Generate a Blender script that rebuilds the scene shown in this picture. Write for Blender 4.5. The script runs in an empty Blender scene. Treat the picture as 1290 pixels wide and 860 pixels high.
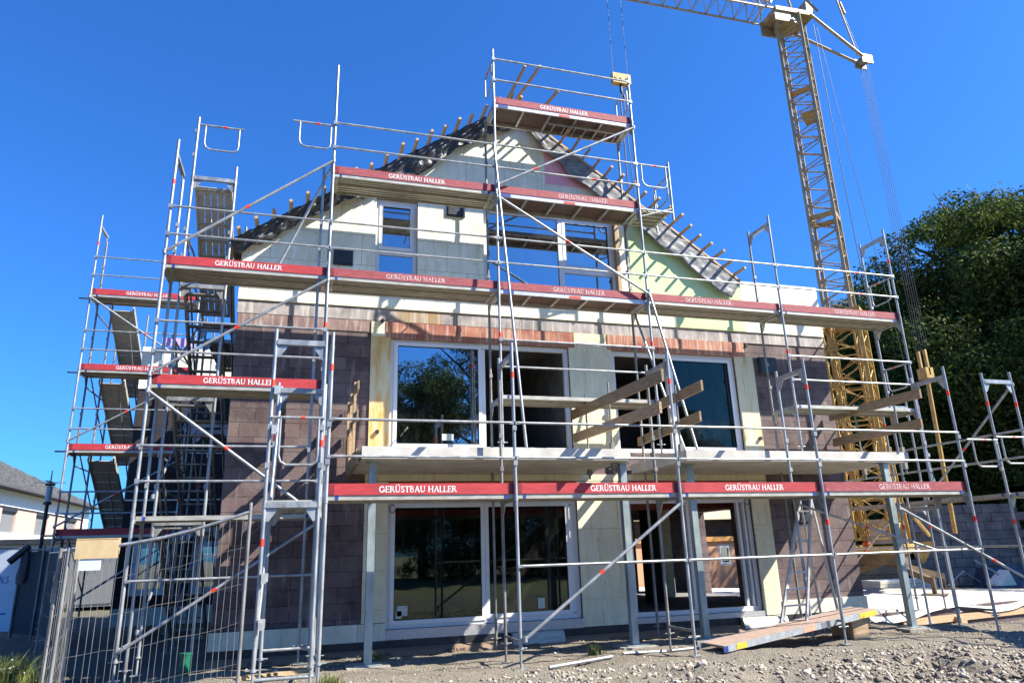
import bpy, math, random
import numpy as np
from mathutils import Vector, Matrix
random.seed(7); rng=np.random.default_rng(5)
scene=bpy.context.scene; COL=scene.collection
rad=math.radians
# ------------------------------------------------------------------ materials
MATS={}
def newmat(name):
    m=bpy.data.materials.new(name); m.use_nodes=True; MATS[name]=m
    nt=m.node_tree; b=nt.nodes['Principled BSDF']; return m,nt,b
def N(nt,t,**k):
    n=nt.nodes.new(t)
    for a,v in k.items(): setattr(n,a,v)
    return n
def ramp(nt,src,stops):
    r=N(nt,'ShaderNodeValToRGB'); e=r.color_ramp.elements
    e[0].position,e[0].color=stops[0][0],(*stops[0][1],1); e[1].position,e[1].color=stops[-1][0],(*stops[-1][1],1)
    for p,c in stops[1:-1]:
        x=e.new(p); x.color=(*c,1)
    nt.links.new(src,r.inputs[0]); return r.outputs[0]
def coords(nt,scale=(1,1,1),kind='pos'):
    mp=N(nt,'ShaderNodeMapping'); mp.inputs['Scale'].default_value=scale
    if kind=='pos':
        g=N(nt,'ShaderNodeNewGeometry'); nt.links.new(g.outputs['Position'],mp.inputs[0])
    else:
        g=N(nt,'ShaderNodeTexCoord'); nt.links.new(g.outputs['Object'],mp.inputs[0])
    return mp.outputs[0]
def noise(nt,vec,scale,detail=4,rough=.6):
    n=N(nt,'ShaderNodeTexNoise'); n.inputs['Scale'].default_value=scale; n.inputs['Detail'].default_value=detail; n.inputs['Roughness'].default_value=rough
    nt.links.new(vec,n.inputs['Vector']); return n.outputs[0]
def mix(nt,f,a,b,mode='MIX'):
    m=N(nt,'ShaderNodeMix',data_type='RGBA',blend_type=mode)
    for s,v in ((m.inputs[0],f),(m.inputs[6],a),(m.inputs[7],b)):
        if hasattr(v,'is_linked') or isinstance(v,bpy.types.NodeSocket): nt.links.new(v,s)
        elif isinstance(v,(int,float)): s.default_value=v
        else: s.default_value=(*v,1)
    return m.outputs[2]
def bump(nt,b,h,strength=.3,dist=.02):
    n=N(nt,'ShaderNodeBump'); n.inputs['Strength'].default_value=strength; n.inputs['Distance'].default_value=dist
    nt.links.new(h,n.inputs['Height']); nt.links.new(n.outputs[0],b.inputs['Normal'])
def simple(name,c1,c2,scale=8,rough=.6,metal=0,stretch=(1,1,1),bmp=.15,detail=5,lo=.35,hi=.65,kind='pos',rvar=0.0):
    m,nt,b=newmat(name); v=coords(nt,stretch,kind); n=noise(nt,v,scale,detail)
    nt.links.new(ramp(nt,n,[(lo,c1),(hi,c2)]),b.inputs['Base Color'])
    b.inputs['Roughness'].default_value=rough; b.inputs['Metallic'].default_value=metal
    if rvar:
        mr=N(nt,'ShaderNodeMapRange'); mr.inputs[3].default_value=rough-rvar; mr.inputs[4].default_value=rough+rvar
        nt.links.new(n,mr.inputs[0]); nt.links.new(mr.outputs[0],b.inputs['Roughness'])
    if bmp: bump(nt,b,n,bmp,.01)
    return m
steel=simple('galvanised_steel',(.25,.265,.275),(.42,.435,.44),9,.45,.5,(1,1,.35),.05,rvar=.12)
def splash(m):
    nt=m.node_tree; b=nt.nodes['Principled BSDF']; l=b.inputs['Base Color'].links[0].from_socket
    n=noise(nt,coords(nt,(1,1,.6)),26,5,.75); w=ramp(nt,n,[(.60,(0,0,0)),(.68,(.75,.75,.75))]); c=mix(nt,w,l,(.44,.42,.38)); n2=noise(nt,coords(nt,(1,1,.25)),5,4); c=mix(nt,ramp(nt,n2,[(.60,(0,0,0)),(.72,(.55,.55,.55))]),c,(.17,.12,.085)); nt.links.new(c,b.inputs['Base Color'])
    mm=N(nt,'ShaderNodeMath',operation='MULTIPLY_ADD'); mm.inputs[1].default_value=-.6; mm.inputs[2].default_value=b.inputs['Metallic'].default_value; nt.links.new(w,mm.inputs[0]); mm.use_clamp=True; nt.links.new(mm.outputs[0],b.inputs['Metallic'])
splash(steel)
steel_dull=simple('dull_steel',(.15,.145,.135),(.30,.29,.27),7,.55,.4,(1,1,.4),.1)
deck_steel=simple('deck_steel',(.34,.325,.28),(.50,.475,.41),6,.5,.3,(1,3,3),.08)
plywood=simple('brown_plywood',(.085,.05,.038),(.16,.10,.075),14,.55,0,(.4,3,3),.1)
post_steel=simple('post_steel',(.24,.295,.31),(.36,.42,.43),6,.45,.5,(1,1,.5),.04,rvar=.1)
alu=simple('aluminium',(.42,.42,.41),(.58,.58,.57),12,.4,.5,(1,1,1),.03)
redtape=simple('red_tape',(.75,.03,.01),(.85,.06,.02),5,.5,0,bmp=0)
bluetape=simple('blue_tape',(.01,.03,.22),(.02,.05,.3),5,.5,0,bmp=0)
yellowtape=simple('yellow_tape',(.6,.42,.03),(.7,.5,.06),5,.5,0,bmp=0)
white=simple('white_paint',(.72,.72,.70),(.84,.84,.82),30,.6,0,bmp=0)
faded=simple('faded_white_paint',(.42,.20,.20),(.74,.66,.64),38,.7,0,bmp=0,lo=.42,hi=.56)
def redb():
    m,nt,b=newmat('red_board'); n=noise(nt,coords(nt,(.9,6,6)),4,6,.7); c=ramp(nt,n,[(.3,(.33,.018,.024)),(.65,(.50,.042,.046))]); n2=noise(nt,coords(nt,(1,5,5)),16,7,.8)
    c=mix(nt,ramp(nt,n2,[(.60,(0,0,0)),(.70,(.6,.6,.6))]),c,(.45,.22,.20)); n3=noise(nt,coords(nt,(1,1,1)),2.3,5); c=mix(nt,ramp(nt,n3,[(.5,(0,0,0)),(.75,(.5,.5,.5))]),c,(.17,.03,.03))
    nt.links.new(c,b.inputs['Base Color']); b.inputs['Roughness'].default_value=.6; bump(nt,b,n2,.2,.01); return m
red_board=redb()
def worn():
    m,nt,b=newmat('worn_red_board'); v=coords(nt,(1.2,7,7)); n=noise(nt,v,4,6,.7)
    a=ramp(nt,n,[(.3,(.22,.028,.036)),(.62,(.33,.065,.072))]); n2=noise(nt,coords(nt,(1,4,5)),9,7,.75)
    w=ramp(nt,n2,[(.56,(0,0,0)),(.68,(.8,.8,.8))]); c=mix(nt,w,a,(.42,.27,.25)); nt.links.new(c,b.inputs['Base Color']); b.inputs['Roughness'].default_value=.7
    bump(nt,b,n2,.2,.01); return m
worn_board=worn()
wood=simple('raw_wood',(.30,.19,.10),(.50,.35,.20),6,.7,0,(1,1,9),.2)
wood_y=simple('weathered_plank',(.17,.115,.065),(.33,.235,.14),7,.75,0,(7,.7,7),.3)
wood_x=simple('deck_boards',(.26,.17,.13),(.42,.31,.25),6,.7,0,(.8,9,9),.25)
batten_w=simple('batten_wood',(.38,.24,.12),(.55,.38,.22),8,.7,0,(4,1,4),.15)
def brick_mat(name,c1,c2,mortar,w,h,msize,stain,bs=.4):
    m,nt,b=newmat(name); g=N(nt,'ShaderNodeNewGeometry'); s=N(nt,'ShaderNodeSeparateXYZ'); nt.links.new(g.outputs['Position'],s.inputs[0])
    ad=N(nt,'ShaderNodeMath',operation='ADD'); nt.links.new(s.outputs[0],ad.inputs[0]); nt.links.new(s.outputs[1],ad.inputs[1])
    cb=N(nt,'ShaderNodeCombineXYZ'); nt.links.new(ad.outputs[0],cb.inputs[0]); nt.links.new(s.outputs[2],cb.inputs[1])
    br=N(nt,'ShaderNodeTexBrick'); br.inputs['Scale'].default_value=1; br.inputs['Brick Width'].default_value=w; br.inputs['Row Height'].default_value=h
    br.inputs['Mortar Size'].default_value=msize; br.inputs['Mortar Smooth'].default_value=.3; br.inputs['Bias'].default_value=0
    br.inputs['Color1'].default_value=(*c1,1); br.inputs['Color2'].default_value=(*c2,1); br.inputs['Mortar'].default_value=(*mortar,1)
    nt.links.new(cb.outputs[0],br.inputs[0])
    n=noise(nt,coords(nt,(1,1,1)),2.1,7,.75); n2=noise(nt,coords(nt,(7,7,.9)),1.3,5,.6)
    c=mix(nt,ramp(nt,n,[(.42,(0,0,0)),(.66,(.75,.75,.75))]),br.outputs[0],stain)
    c=mix(nt,ramp(nt,n2,[(.58,(0,0,0)),(.74,(.5,.5,.5))]),c,tuple(min(1,x*2.2) for x in stain))
    if bs<.3:
        vv=N(nt,'ShaderNodeTexVoronoi'); vv.inputs['Scale'].default_value=2.6; vv.inputs['Randomness'].default_value=.45; nt.links.new(cb.outputs[0],vv.inputs[0]); c=mix(nt,ramp(nt,vv.outputs['Distance'],[(.055,(.55,.55,.55)),(.085,(0,0,0))]),c,(.45,.38,.24))
        n5=noise(nt,coords(nt,(3,3,.5)),2.2,6,.75); c=mix(nt,ramp(nt,n5,[(.50,(0,0,0)),(.70,(.38,.38,.38))]),c,(.40,.30,.17))
        n6=noise(nt,coords(nt,(1,1,1)),7,7,.8); c=mix(nt,ramp(nt,n6,[(.58,(0,0,0)),(.70,(.22,.22,.22))]),c,(.42,.40,.34))
    nt.links.new(c,b.inputs['Base Color']); b.inputs['Roughness'].default_value=.85
    inv=N(nt,'ShaderNodeMath',operation='SUBTRACT'); inv.inputs[0].default_value=1; nt.links.new(br.outputs[1],inv.inputs[1])
    ad2=N(nt,'ShaderNodeMath',operation='ADD'); nt.links.new(inv.outputs[0],ad2.inputs[0]); n3=noise(nt,coords(nt,(1,1,6)),14,4)
    m3=N(nt,'ShaderNodeMath',operation='MULTIPLY'); nt.links.new(n3,m3.inputs[0]); m3.inputs[1].default_value=.5; nt.links.new(m3.outputs[0],ad2.inputs[1])
    bump(nt,b,ad2.outputs[0],bs,.015); return m
brick=brick_mat('hollow_brick',(.070,.045,.047),(.160,.105,.10),(.045,.033,.034),.5,.25,.008,(.19,.15,.14),.9)
brick_shade=brick_mat('shade_dark_brick',(.022,.018,.022),(.036,.030,.034),(.012,.01,.012),.5,.25,.007,(.03,.025,.03))  # wing brick with its deep shade put into a near-black colour
cream=brick_mat('insulation_board',(.74,.69,.46),(.80,.75,.53),(.30,.17,.08),.83,.62,.004,(.64,.60,.42),.1)
cream_gable=brick_mat('gable_insulation',(.82,.80,.62),(.87,.85,.68),(.36,.22,.12),.83,.62,.005,(.66,.63,.47),.1)
rusty=simple('rust_stained_board',(.62,.36,.09),(.68,.60,.38),2.2,.8,0,(2.5,2.5,.6),.05,6,.38,.58)
pale=simple('white_insulation',(.74,.72,.60),(.82,.80,.69),3,.85,0,bmp=.1)
plinth_m=brick_mat('plinth_board',(.72,.69,.54),(.77,.74,.58),(.28,.25,.18),1.2,.8,.004,(.58,.55,.42),.1)
salmon=None
def streak(name,c1,c2,wh,sc=9):
    m,nt,b=newmat(name); a=ramp(nt,noise(nt,coords(nt,(1,1,1)),2.6,5),[(.38,c1),(.62,c2)])
    s=noise(nt,coords(nt,(sc,sc,.55)),1.6,5,.7); w=ramp(nt,s,[(.49,(0,0,0)),(.64,(.8,.8,.8))])
    nt.links.new(mix(nt,w,a,wh),b.inputs['Base Color']); b.inputs['Roughness'].default_value=.85; bump(nt,b,s,.2,.01); return m
salmon=streak('clay_lintel',(.27,.085,.06),(.42,.19,.12),(.56,.44,.37))
maroon=streak('shutter_box',(.30,.075,.06),(.36,.10,.07),(.40,.16,.13),5)  # lintel clay with its shade under the balconies put into the colour
band_m=streak('concrete_band',(.22,.20,.20),(.40,.36,.35),(.55,.52,.49),6)
band_o=streak('stained_band',(.34,.22,.09),(.28,.23,.20),(.48,.42,.34),8)
green=simple('green_board',(.46,.60,.30),(.52,.66,.36),3,.8,0,bmp=.05)
pink=simple('pink_board',(.82,.36,.42),(.86,.44,.49),4,.8,0,bmp=.05)
conc=simple('concrete',(.44,.42,.375),(.60,.575,.52),3,.85,0,bmp=.2,detail=8)
conc_w=simple('pale_slab_concrete',(.42,.39,.34),(.56,.525,.47),1.4,.9,0,bmp=.15,detail=8)
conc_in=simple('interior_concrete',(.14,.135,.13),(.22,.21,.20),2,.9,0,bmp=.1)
frame_w=simple('window_plastic',(.70,.70,.70),(.74,.74,.735),3,.35,0,bmp=0)
sill_m=simple('checker_plate',(.40,.39,.40),(.62,.60,.60),26,.4,.5,(1,1,2.2),.5)
black=simple('black_sheet',(.012,.013,.018),(.03,.032,.038),6,.5,0,bmp=.4)
membr_b=simple('black_membrane',(.014,.014,.017),(.05,.05,.055),5,.42,0,(2,2,2),.7)
membr_g=simple('grey_membrane',(.11,.11,.11),(.25,.25,.25),4,.45,0,(1.5,3,3),.8)
dimple=simple('brown_membrane',(.16,.11,.08),(.24,.17,.12),40,.6,0,bmp=.4)
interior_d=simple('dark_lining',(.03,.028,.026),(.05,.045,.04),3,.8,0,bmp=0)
crane_y=simple('crane_paint',(.34,.195,.045),(.50,.34,.11),5,.5,.1,(1,1,.5),.06)
crane_t=simple('crane_faded_paint',(.26,.195,.11),(.38,.30,.19),5,.5,.1,(1,1,.5),.06)
cable_m=simple('cable_steel',(.05,.05,.055),(.08,.08,.085),9,.5,.5,bmp=0)
orange=simple('orange_part',(.7,.14,.02),(.8,.2,.04),5,.5,bmp=0)
peach=simple('peach_render',(.55,.30,.18),(.60,.34,.21),2,.9,0,bmp=.1)
housew=simple('white_render',(.74,.74,.72),(.80,.80,.78),2,.9,0,bmp=.05)
house_d=simple('cream_render',(.50,.49,.42),(.56,.55,.48),2,.9,0,bmp=.05)
clad=simple('pink_cladding',(.46,.30,.25),(.56,.38,.32),5,.8,0,(.6,.6,8),.2)
shutter=simple('grey_shutter',(.14,.145,.15),(.18,.185,.19),3,.6,0,(.3,.3,30),.5)
rooft=brick_mat('dark_roof',(.036,.034,.037),(.05,.047,.05),(.02,.02,.022),.6,.33,.02,(.05,.048,.05),.6)
fabric_b=simple('dark_mesh_fabric',(.015,.02,.025),(.035,.045,.055),9,.8,0,bmp=.4)
banner_w=simple('banner_vinyl',(.50,.56,.64),(.58,.63,.70),2,.6,0,bmp=.1)
banner_b=simple('banner_blue',(.02,.12,.36),(.03,.15,.40),3,.6,0,bmp=0)
cardb=simple('tan_sheet',(.46,.33,.17),(.54,.40,.22),7,.8,0,bmp=.2)
plastic_g=simple('green_plastic',(.008,.09,.05),(.012,.13,.075),3,.4,0,bmp=0)
lilac=simple('lilac_panel',(.5,.36,.75),(.56,.42,.8),3,.6,0,bmp=0)
tarp_bl=simple('blue_tarpaulin',(.012,.018,.04),(.05,.065,.11),5,.4,0,bmp=.5)
block_m=brick_mat('stacked_blocks',(.16,.14,.13),(.27,.235,.215),(.03,.03,.03),.62,.30,.018,(.17,.15,.14),.9)
stone_m=None
def glassmat(name,refl,tint,interior):
    m=bpy.data.materials.new(name); m.use_nodes=True; nt=m.node_tree; nt.nodes.clear()
    o=N(nt,'ShaderNodeOutputMaterial'); g=N(nt,'ShaderNodeBsdfGlossy'); g.inputs['Color'].default_value=(*tint,1); g.inputs['Roughness'].default_value=.012
    t=N(nt,'ShaderNodeBsdfTransparent'); t.inputs['Color'].default_value=(*interior,1)
    fr=N(nt,'ShaderNodeFresnel'); fr.inputs[0].default_value=1.5
    mr=N(nt,'ShaderNodeMapRange'); mr.inputs[1].default_value=.03; mr.inputs[2].default_value=.6; mr.inputs[3].default_value=refl; mr.inputs[4].default_value=.95
    nt.links.new(fr.outputs[0],mr.inputs[0]); mx=N(nt,'ShaderNodeMixShader'); nt.links.new(mr.outputs[0],mx.inputs[0])
    n=noise(nt,coords(nt,(1,1,1)),1.1,2); bm=N(nt,'ShaderNodeBump'); bm.inputs['Strength'].default_value=.04; bm.inputs['Distance'].default_value=.01; nt.links.new(n,bm.inputs['Height']); nt.links.new(bm.outputs[0],g.inputs['Normal'])
    nt.links.new(t.outputs[0],mx.inputs[1]); nt.links.new(g.outputs[0],mx.inputs[2]); df=N(nt,'ShaderNodeBsdfDiffuse'); df.inputs[0].default_value=(.45,.43,.40,1); nd=noise(nt,coords(nt,(1.4,1.4,.6)),3.2,6,.7); dd=N(nt,'ShaderNodeMapRange'); dd.inputs[1].default_value=.45; dd.inputs[2].default_value=.8; dd.inputs[3].default_value=.003; dd.inputs[4].default_value=.05; nt.links.new(nd,dd.inputs[0]); m2=N(nt,'ShaderNodeMixShader'); nt.links.new(dd.outputs[0],m2.inputs[0]); nt.links.new(mx.outputs[0],m2.inputs[1]); nt.links.new(df.outputs[0],m2.inputs[2]); nt.links.new(m2.outputs[0],o.inputs[0]); return m
glass=glassmat('window_glass',.40,(.85,.92,1),(.35,.38,.38))
glass_low=glassmat('window_glass_low',.05,(.8,.95,.9),(.30,.36,.34))
glass_tilt=glassmat('window_glass_tilted',.012,(.7,.95,.85),(.22,.30,.27))
# ------------------------------------------------------------------ mesh builder
class Fr:
    def __init__(s,o=(0,0,0),u=(1,0,0),v=(0,1,0)): s.o=Vector(o);s.u=Vector(u);s.v=Vector(v)
    def __call__(s,a,b,z): return s.o+s.u*a+s.v*b+Vector((0,0,z))
W=Fr()
class MB:
    def __init__(s): s.v=[];s.f=[];s.m=[];s.sm=[]
    def add(s,vs,fs,mi=0,smooth=False):
        n=len(s.v); s.v+= [tuple(x) for x in vs]; s.f+=[tuple(i+n for i in f) for f in fs]; s.m+=[mi]*len(fs); s.sm+=[smooth]*len(fs); return s
    def hexa(s,p,mi=0): # p: 8 points bottom 4 ccw, top 4
        return s.add(p,[(0,3,2,1),(4,5,6,7),(0,1,5,4),(1,2,6,5),(2,3,7,6),(3,0,4,7)],mi)
    def box(s,F,a0,a1,b0,b1,z0,z1,mi=0):
        return s.hexa([F(a0,b0,z0),F(a1,b0,z0),F(a1,b1,z0),F(a0,b1,z0),F(a0,b0,z1),F(a1,b0,z1),F(a1,b1,z1),F(a0,b1,z1)],mi)
    def b(s,x0,x1,y0,y1,z0,z1,mi=0): return s.box(W,x0,x1,y0,y1,z0,z1,mi)
    def tube(s,p,q,r=.024,n=10,mi=0,r2=None):
        p=Vector(p);q=Vector(q);d=(q-p).normalized(); a=d.orthogonal().normalized();c=d.cross(a); r2=r if r2 is None else r2
        vs=[]
        for pt,rr in ((p,r),(q,r2)):
            for i in range(n):
                t=2*math.pi*i/n; vs.append(pt+a*math.cos(t)*rr+c*math.sin(t)*rr)
        s.add(vs,[(i,(i+1)%n,n+(i+1)%n,n+i) for i in range(n)],mi,True)
        s.add(vs,[tuple(range(n))[::-1],tuple(range(n,2*n))],mi); return s
    def path(s,pts,r=.02,n=8,mi=0):
        for a,b in zip(pts[:-1],pts[1:]): s.tube(a,b,r,n,mi)
        return s
    def bar(s,p,q,w,h,mi=0,up=(0,0,1)): # rectangular bar from p to q
        p=Vector(p);q=Vector(q);d=(q-p).normalized();u=Vector(up); a=d.cross(u)
        if a.length<1e-4: a=d.cross(Vector((0,1,0)))
        a=a.normalized()*w/2; c=a.cross(d).normalized()*h/2
        return s.hexa([p-a-c,q-a-c,q+a-c,p+a-c,p-a+c,q-a+c,q+a+c,p+a+c],mi)
    def poly(s,pts2,F,b0,b1,mi=0): # polygon in (a,z) extruded over b
        n=len(pts2); vs=[F(a,b0,z) for a,z in pts2]+[F(a,b1,z) for a,z in pts2]
        return s.add(vs,[tuple(range(n)),tuple(range(n,2*n))[::-1]]+[(i,n+i,n+(i+1)%n,(i+1)%n) for i in range(n)],mi)
    def build(s,name,mats,parent=None,loc=None):
        me=bpy.data.meshes.new(name); off=Vector(loc) if loc is not None else (parent_off(parent) if parent else Vector((0,0,0)))
        me.from_pydata([tuple(Vector(v)-off) for v in s.v],[],s.f)
        for m in (mats if isinstance(mats,(list,tuple)) else [mats]): me.materials.append(m)
        me.polygons.foreach_set('material_index',s.m); me.polygons.foreach_set('use_smooth',s.sm)
        me.update(); 
        import bmesh
        bm=bmesh.new(); bm.from_mesh(me); bmesh.ops.recalc_face_normals(bm,faces=bm.faces); bm.to_mesh(me); bm.free()
        o=bpy.data.objects.new(name,me); COL.objects.link(o)
        if parent is not None: o.parent=parent
        elif loc is not None: o.location=loc
        return o
def parent_off(p):
    o=Vector((0,0,0))
    while p is not None: o+=Vector(p.location); p=p.parent
    return o
def tag(o,label=None,cat=None,group=None,kind=None):
    if label:o['label']=label
    if cat:o['category']=cat
    if group:o['group']=group
    if kind:o['kind']=kind
    return o
def thing(name,loc,label,cat,group=None):
    o=bpy.data.objects.new(name,None); o.location=loc; o.empty_display_size=.3; COL.objects.link(o); return tag(o,label,cat,group)
def copy_thing(root,loc,label=None,group=None,rotz=None,scale=None):
    r=root.copy(); COL.objects.link(r); r.location=loc
    if rotz is not None: r.rotation_euler=(0,0,rotz)
    if scale is not None: r.scale=(scale,)*3 if isinstance(scale,(int,float)) else scale
    if label:r['label']=label
    if group:r['group']=group
    for ch in list(root.children):
        c=ch.copy(); COL.objects.link(c); c.parent=r
    return r
# ------------------------------------------------------------------ lettering
def arc(cx,cy,rx,ry,a0,a1,n=9): return [(cx+rx*math.cos(rad(a0+(a1-a0)*i/n)),cy+ry*math.sin(rad(a0+(a1-a0)*i/n))) for i in range(n+1)]
T,t_=.17,.09
GL={
'G':(.98,[(arc(.46,.5,.38,.45,48,322),T*.9),([(.80,.40),(.80,.12)],T),([(.62,.42),(.94,.42)],t_),([(.74,.86),(.78,.68)],t_)]),
'E':(.74,[([(.16,0),(.16,1)],T),([(.06,.955),(.64,.955)],t_),([(.2,.52),(.52,.52)],t_),([(.06,.045),(.68,.045)],t_),([(.64,1),(.64,.8)],t_*.7),([(.68,0),(.68,.22)],t_*.7),([(.52,.42),(.52,.62)],t_*.6)]),
'R':(.86,[([(.16,0),(.16,1)],T),([(.05,.955),(.3,.955)]+arc(.38,.745,.22,.21,90,-90)+[(.2,.535)],t_*1.15),([(.40,.52),(.74,.04)],T*.9),([(.05,.03),(.28,.03)],t_*.7),([(.66,.03),(.86,.03)],t_*.7)]),
'S':(.68,[(arc(.34,.745,.22,.215,35,270,8)+arc(.34,.27,.235,.235,90,-145,8),T*.8),([(.53,.96),(.53,.76)],t_*.7),([(.11,.04),(.11,.27)],t_*.7)]),
'T':(.80,[([(.40,0),(.40,1)],T),([(.04,.955),(.76,.955)],t_),([(.05,1),(.05,.78)],t_*.7),([(.75,1),(.75,.78)],t_*.7),([(.28,.03),(.52,.03)],t_*.7)]),
'B':(.80,[([(.16,0),(.16,1)],T),([(.05,.955),(.3,.955)]+arc(.36,.75,.2,.205,90,-90)+[(.2,.545)],t_*1.2),([(.3,.545)]+arc(.38,.295,.25,.25,90,-90)+[(.05,.045)],t_*1.2)]),
'A':(.92,[([(.12,0),(.44,1)],t_*1.1),([(.46,1),(.78,0)],T),([(.24,.34),(.68,.34)],t_),([(.0,.03),(.24,.03)],t_*.7),([(.66,.03),(.92,.03)],t_*.7)]),
'U':(.92,[([(.16,1),(.16,.36)]+arc(.45,.36,.29,.32,180,270,5),T*.85),(arc(.45,.36,.29,.32,270,360,5)+[(.74,1)],t_*1.1),([(.04,.965),(.3,.965)],t_*.7),([(.62,.965),(.86,.965)],t_*.7)]),
'H':(.98,[([(.17,0),(.17,1)],T),([(.78,0),(.78,1)],T),([(.17,.52),(.78,.52)],t_),([(.05,.03),(.3,.03)],t_*.7),([(.66,.03),(.9,.03)],t_*.7),([(.05,.97),(.3,.97)],t_*.7),([(.66,.97),(.9,.97)],t_*.7)]),
'L':(.70,[([(.16,0),(.16,1)],T),([(.05,.045),(.64,.045)],t_),([(.64,0),(.64,.25)],t_*.7),([(.05,.97),(.29,.97)],t_*.7)]),
'D':(.88,[([(.16,0),(.16,1)],T),([(.05,.955),(.3,.955)]+arc(.36,.5,.36,.455,90,-90)+[(.05,.045)],T*.7)]),
'M':(1.1,[([(.14,0),(.14,1)],T*.8),([(.14,1),(.52,.2),(.90,1)],T*.7),([(.90,0),(.90,1)],T)]),
'N':(.95,[([(.14,0),(.14,1)],T*.8),([(.14,1),(.78,0)],T),([(.78,0),(.78,1)],T*.8)]),
'-':(.5,[([(.08,.42),(.42,.42)],T)]),
' ':(.42,[]),'.':(.35,[([(.1,.06),(.24,.06)],T)])}
GL['Ü']=(GL['U'][0],GL['U'][1]+[([(.22,1.2),(.36,1.2)],.14),([(.56,1.2),(.70,1.2)],.14)])
def text_mb(s,F,a,b,z,h,wscale=1.0,sgn=-1):
    """letters on plane b (facing -v when sgn=-1), start a, base z"""
    mb=MB(); x=a; k=0
    for ch in s:
        adv,st=GL[ch]
        for pts,w in st:
            for (x0,y0),(x1,y1) in zip(pts[:-1],pts[1:]):
                dx,dy=x1-x0,y1-y0; L=math.hypot(dx,dy) or 1; nx,ny=-dy/L*w/2,dx/L*w/2; ex,ey=dx/L*.02,dy/L*.02
                k+=1; bb=b+sgn*(.0015+.00006*(k%23))
                q=[(x0-ex+nx,y0-ey+ny),(x1+ex+nx,y1+ey+ny),(x1+ex-nx,y1+ey-ny),(x0-ex-nx,y0-ey-ny)]
                mb.add([F(x+px*h*wscale,bb,z+py*h) for px,py in q],[(0,1,2,3)])
        x+=adv*h*wscale
    return mb
def text_w(s,h,ws=1.0): return sum(GL[c][0] for c in s)*h*ws
FIRM='GERÜSTBAU HALLER'
# ------------------------------------------------------------------ scaffold kit
def standard(root,F,a,b,z0,z1,joints=(),bands=(),foot=False,name='standard',mat=None,r=.0242):
    mb=MB(); mb.tube(F(a,b,z0+(0.25 if foot else 0)),F(a,b,z1),r)
    if foot:
        mb.tube(F(a,b,z0),F(a,b,z0+.3),.017,8,0); mb.box(F,a-.075,a+.075,b-.075,b+.075,z0,z0+.008); mb.tube(F(a,b,z0+.235),F(a,b,z0+.262),.038,8); mb.tube(F(a-.09,b,z0+.25),F(a+.09,b,z0+.25),.008,6)
    for j in joints:
        mb.tube(F(a,b,j-.03),F(a,b,j+.05),r+.006,10); 
    for j in joints:
        for dz in (.5,1.0):
            if j+dz<z1-.05: mb.box(F,a-.028,a+.028,b-.045,b-.022,j+dz-.032,j+dz+.038)
    for c in bands: mb.tube(F(a,b,c),F(a,b,c+.09),r+.002,10,1)
    return mb.build(name,[mat or steel,redtape],root)
def transom(root,F,a,b0,b1,z,gusset=True,name='transom'):
    mb=MB(); mb.box(F,a-.03,a+.03,b0+.02,b1-.02,z-.10,z-.045); mb.box(F,a-.022,a+.022,b0+.02,b1-.02,z-.045,z-.025)
    if gusset:
        for b,s in ((b0,1),(b1,-1)):
            p=[(b+s*.02,z-.10),(b+s*.15,z-.10),(b+s*.15,z-.14),(b+s*.06,z-.27),(b+s*.02,z-.27)]
            vs=[F(a-.006,x,y) for x,y in p]+[F(a+.006,x,y) for x,y in p]; n=5
            mb.add(vs,[tuple(range(n)),tuple(range(n,2*n))]+[(i,(i+1)%n,n+(i+1)%n,n+i) for i in range(n)])
    return mb.build(name,steel,root)
def rail(root,F,a0,a1,b,z,r=.019,name='guardrail',band=False,z2=None):
    z2=z if z2 is None else z2
    mb=MB(); mb.tube(F(a0+.05,b,z),F(a1-.05,b,z2),r,8); mb.box(F,a0-.01,a0+.08,b-.012,b+.012,z-.02,z+.02); mb.box(F,a1-.08,a1+.01,b-.012,b+.012,z2-.02,z2+.02)
    if band: m=(a0+a1)/2+.5; mb.tube(F(m,b,z),F(m+.09,b,z),r+.002,8,1)
    return mb.build(name,[steel,redtape],root)
def brace(root,F,a0,z0,a1,z1,b,r=.0242,t=.45):
    mb=MB(); p=F(a0,b,z0);q=F(a1,b,z1); mb.tube(p,q,r,10); m=p.lerp(q,t);m2=p.lerp(q,t+.025); mb.tube(m,m2,r+.002,10,1)
    for e in (p,q): mb.tube(e+F.v*-.0+Vector((0,0,-.035)),e+Vector((0,0,.035)),.031,8)
    return mb.build('diagonal_brace',[steel,redtape],root)
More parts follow.
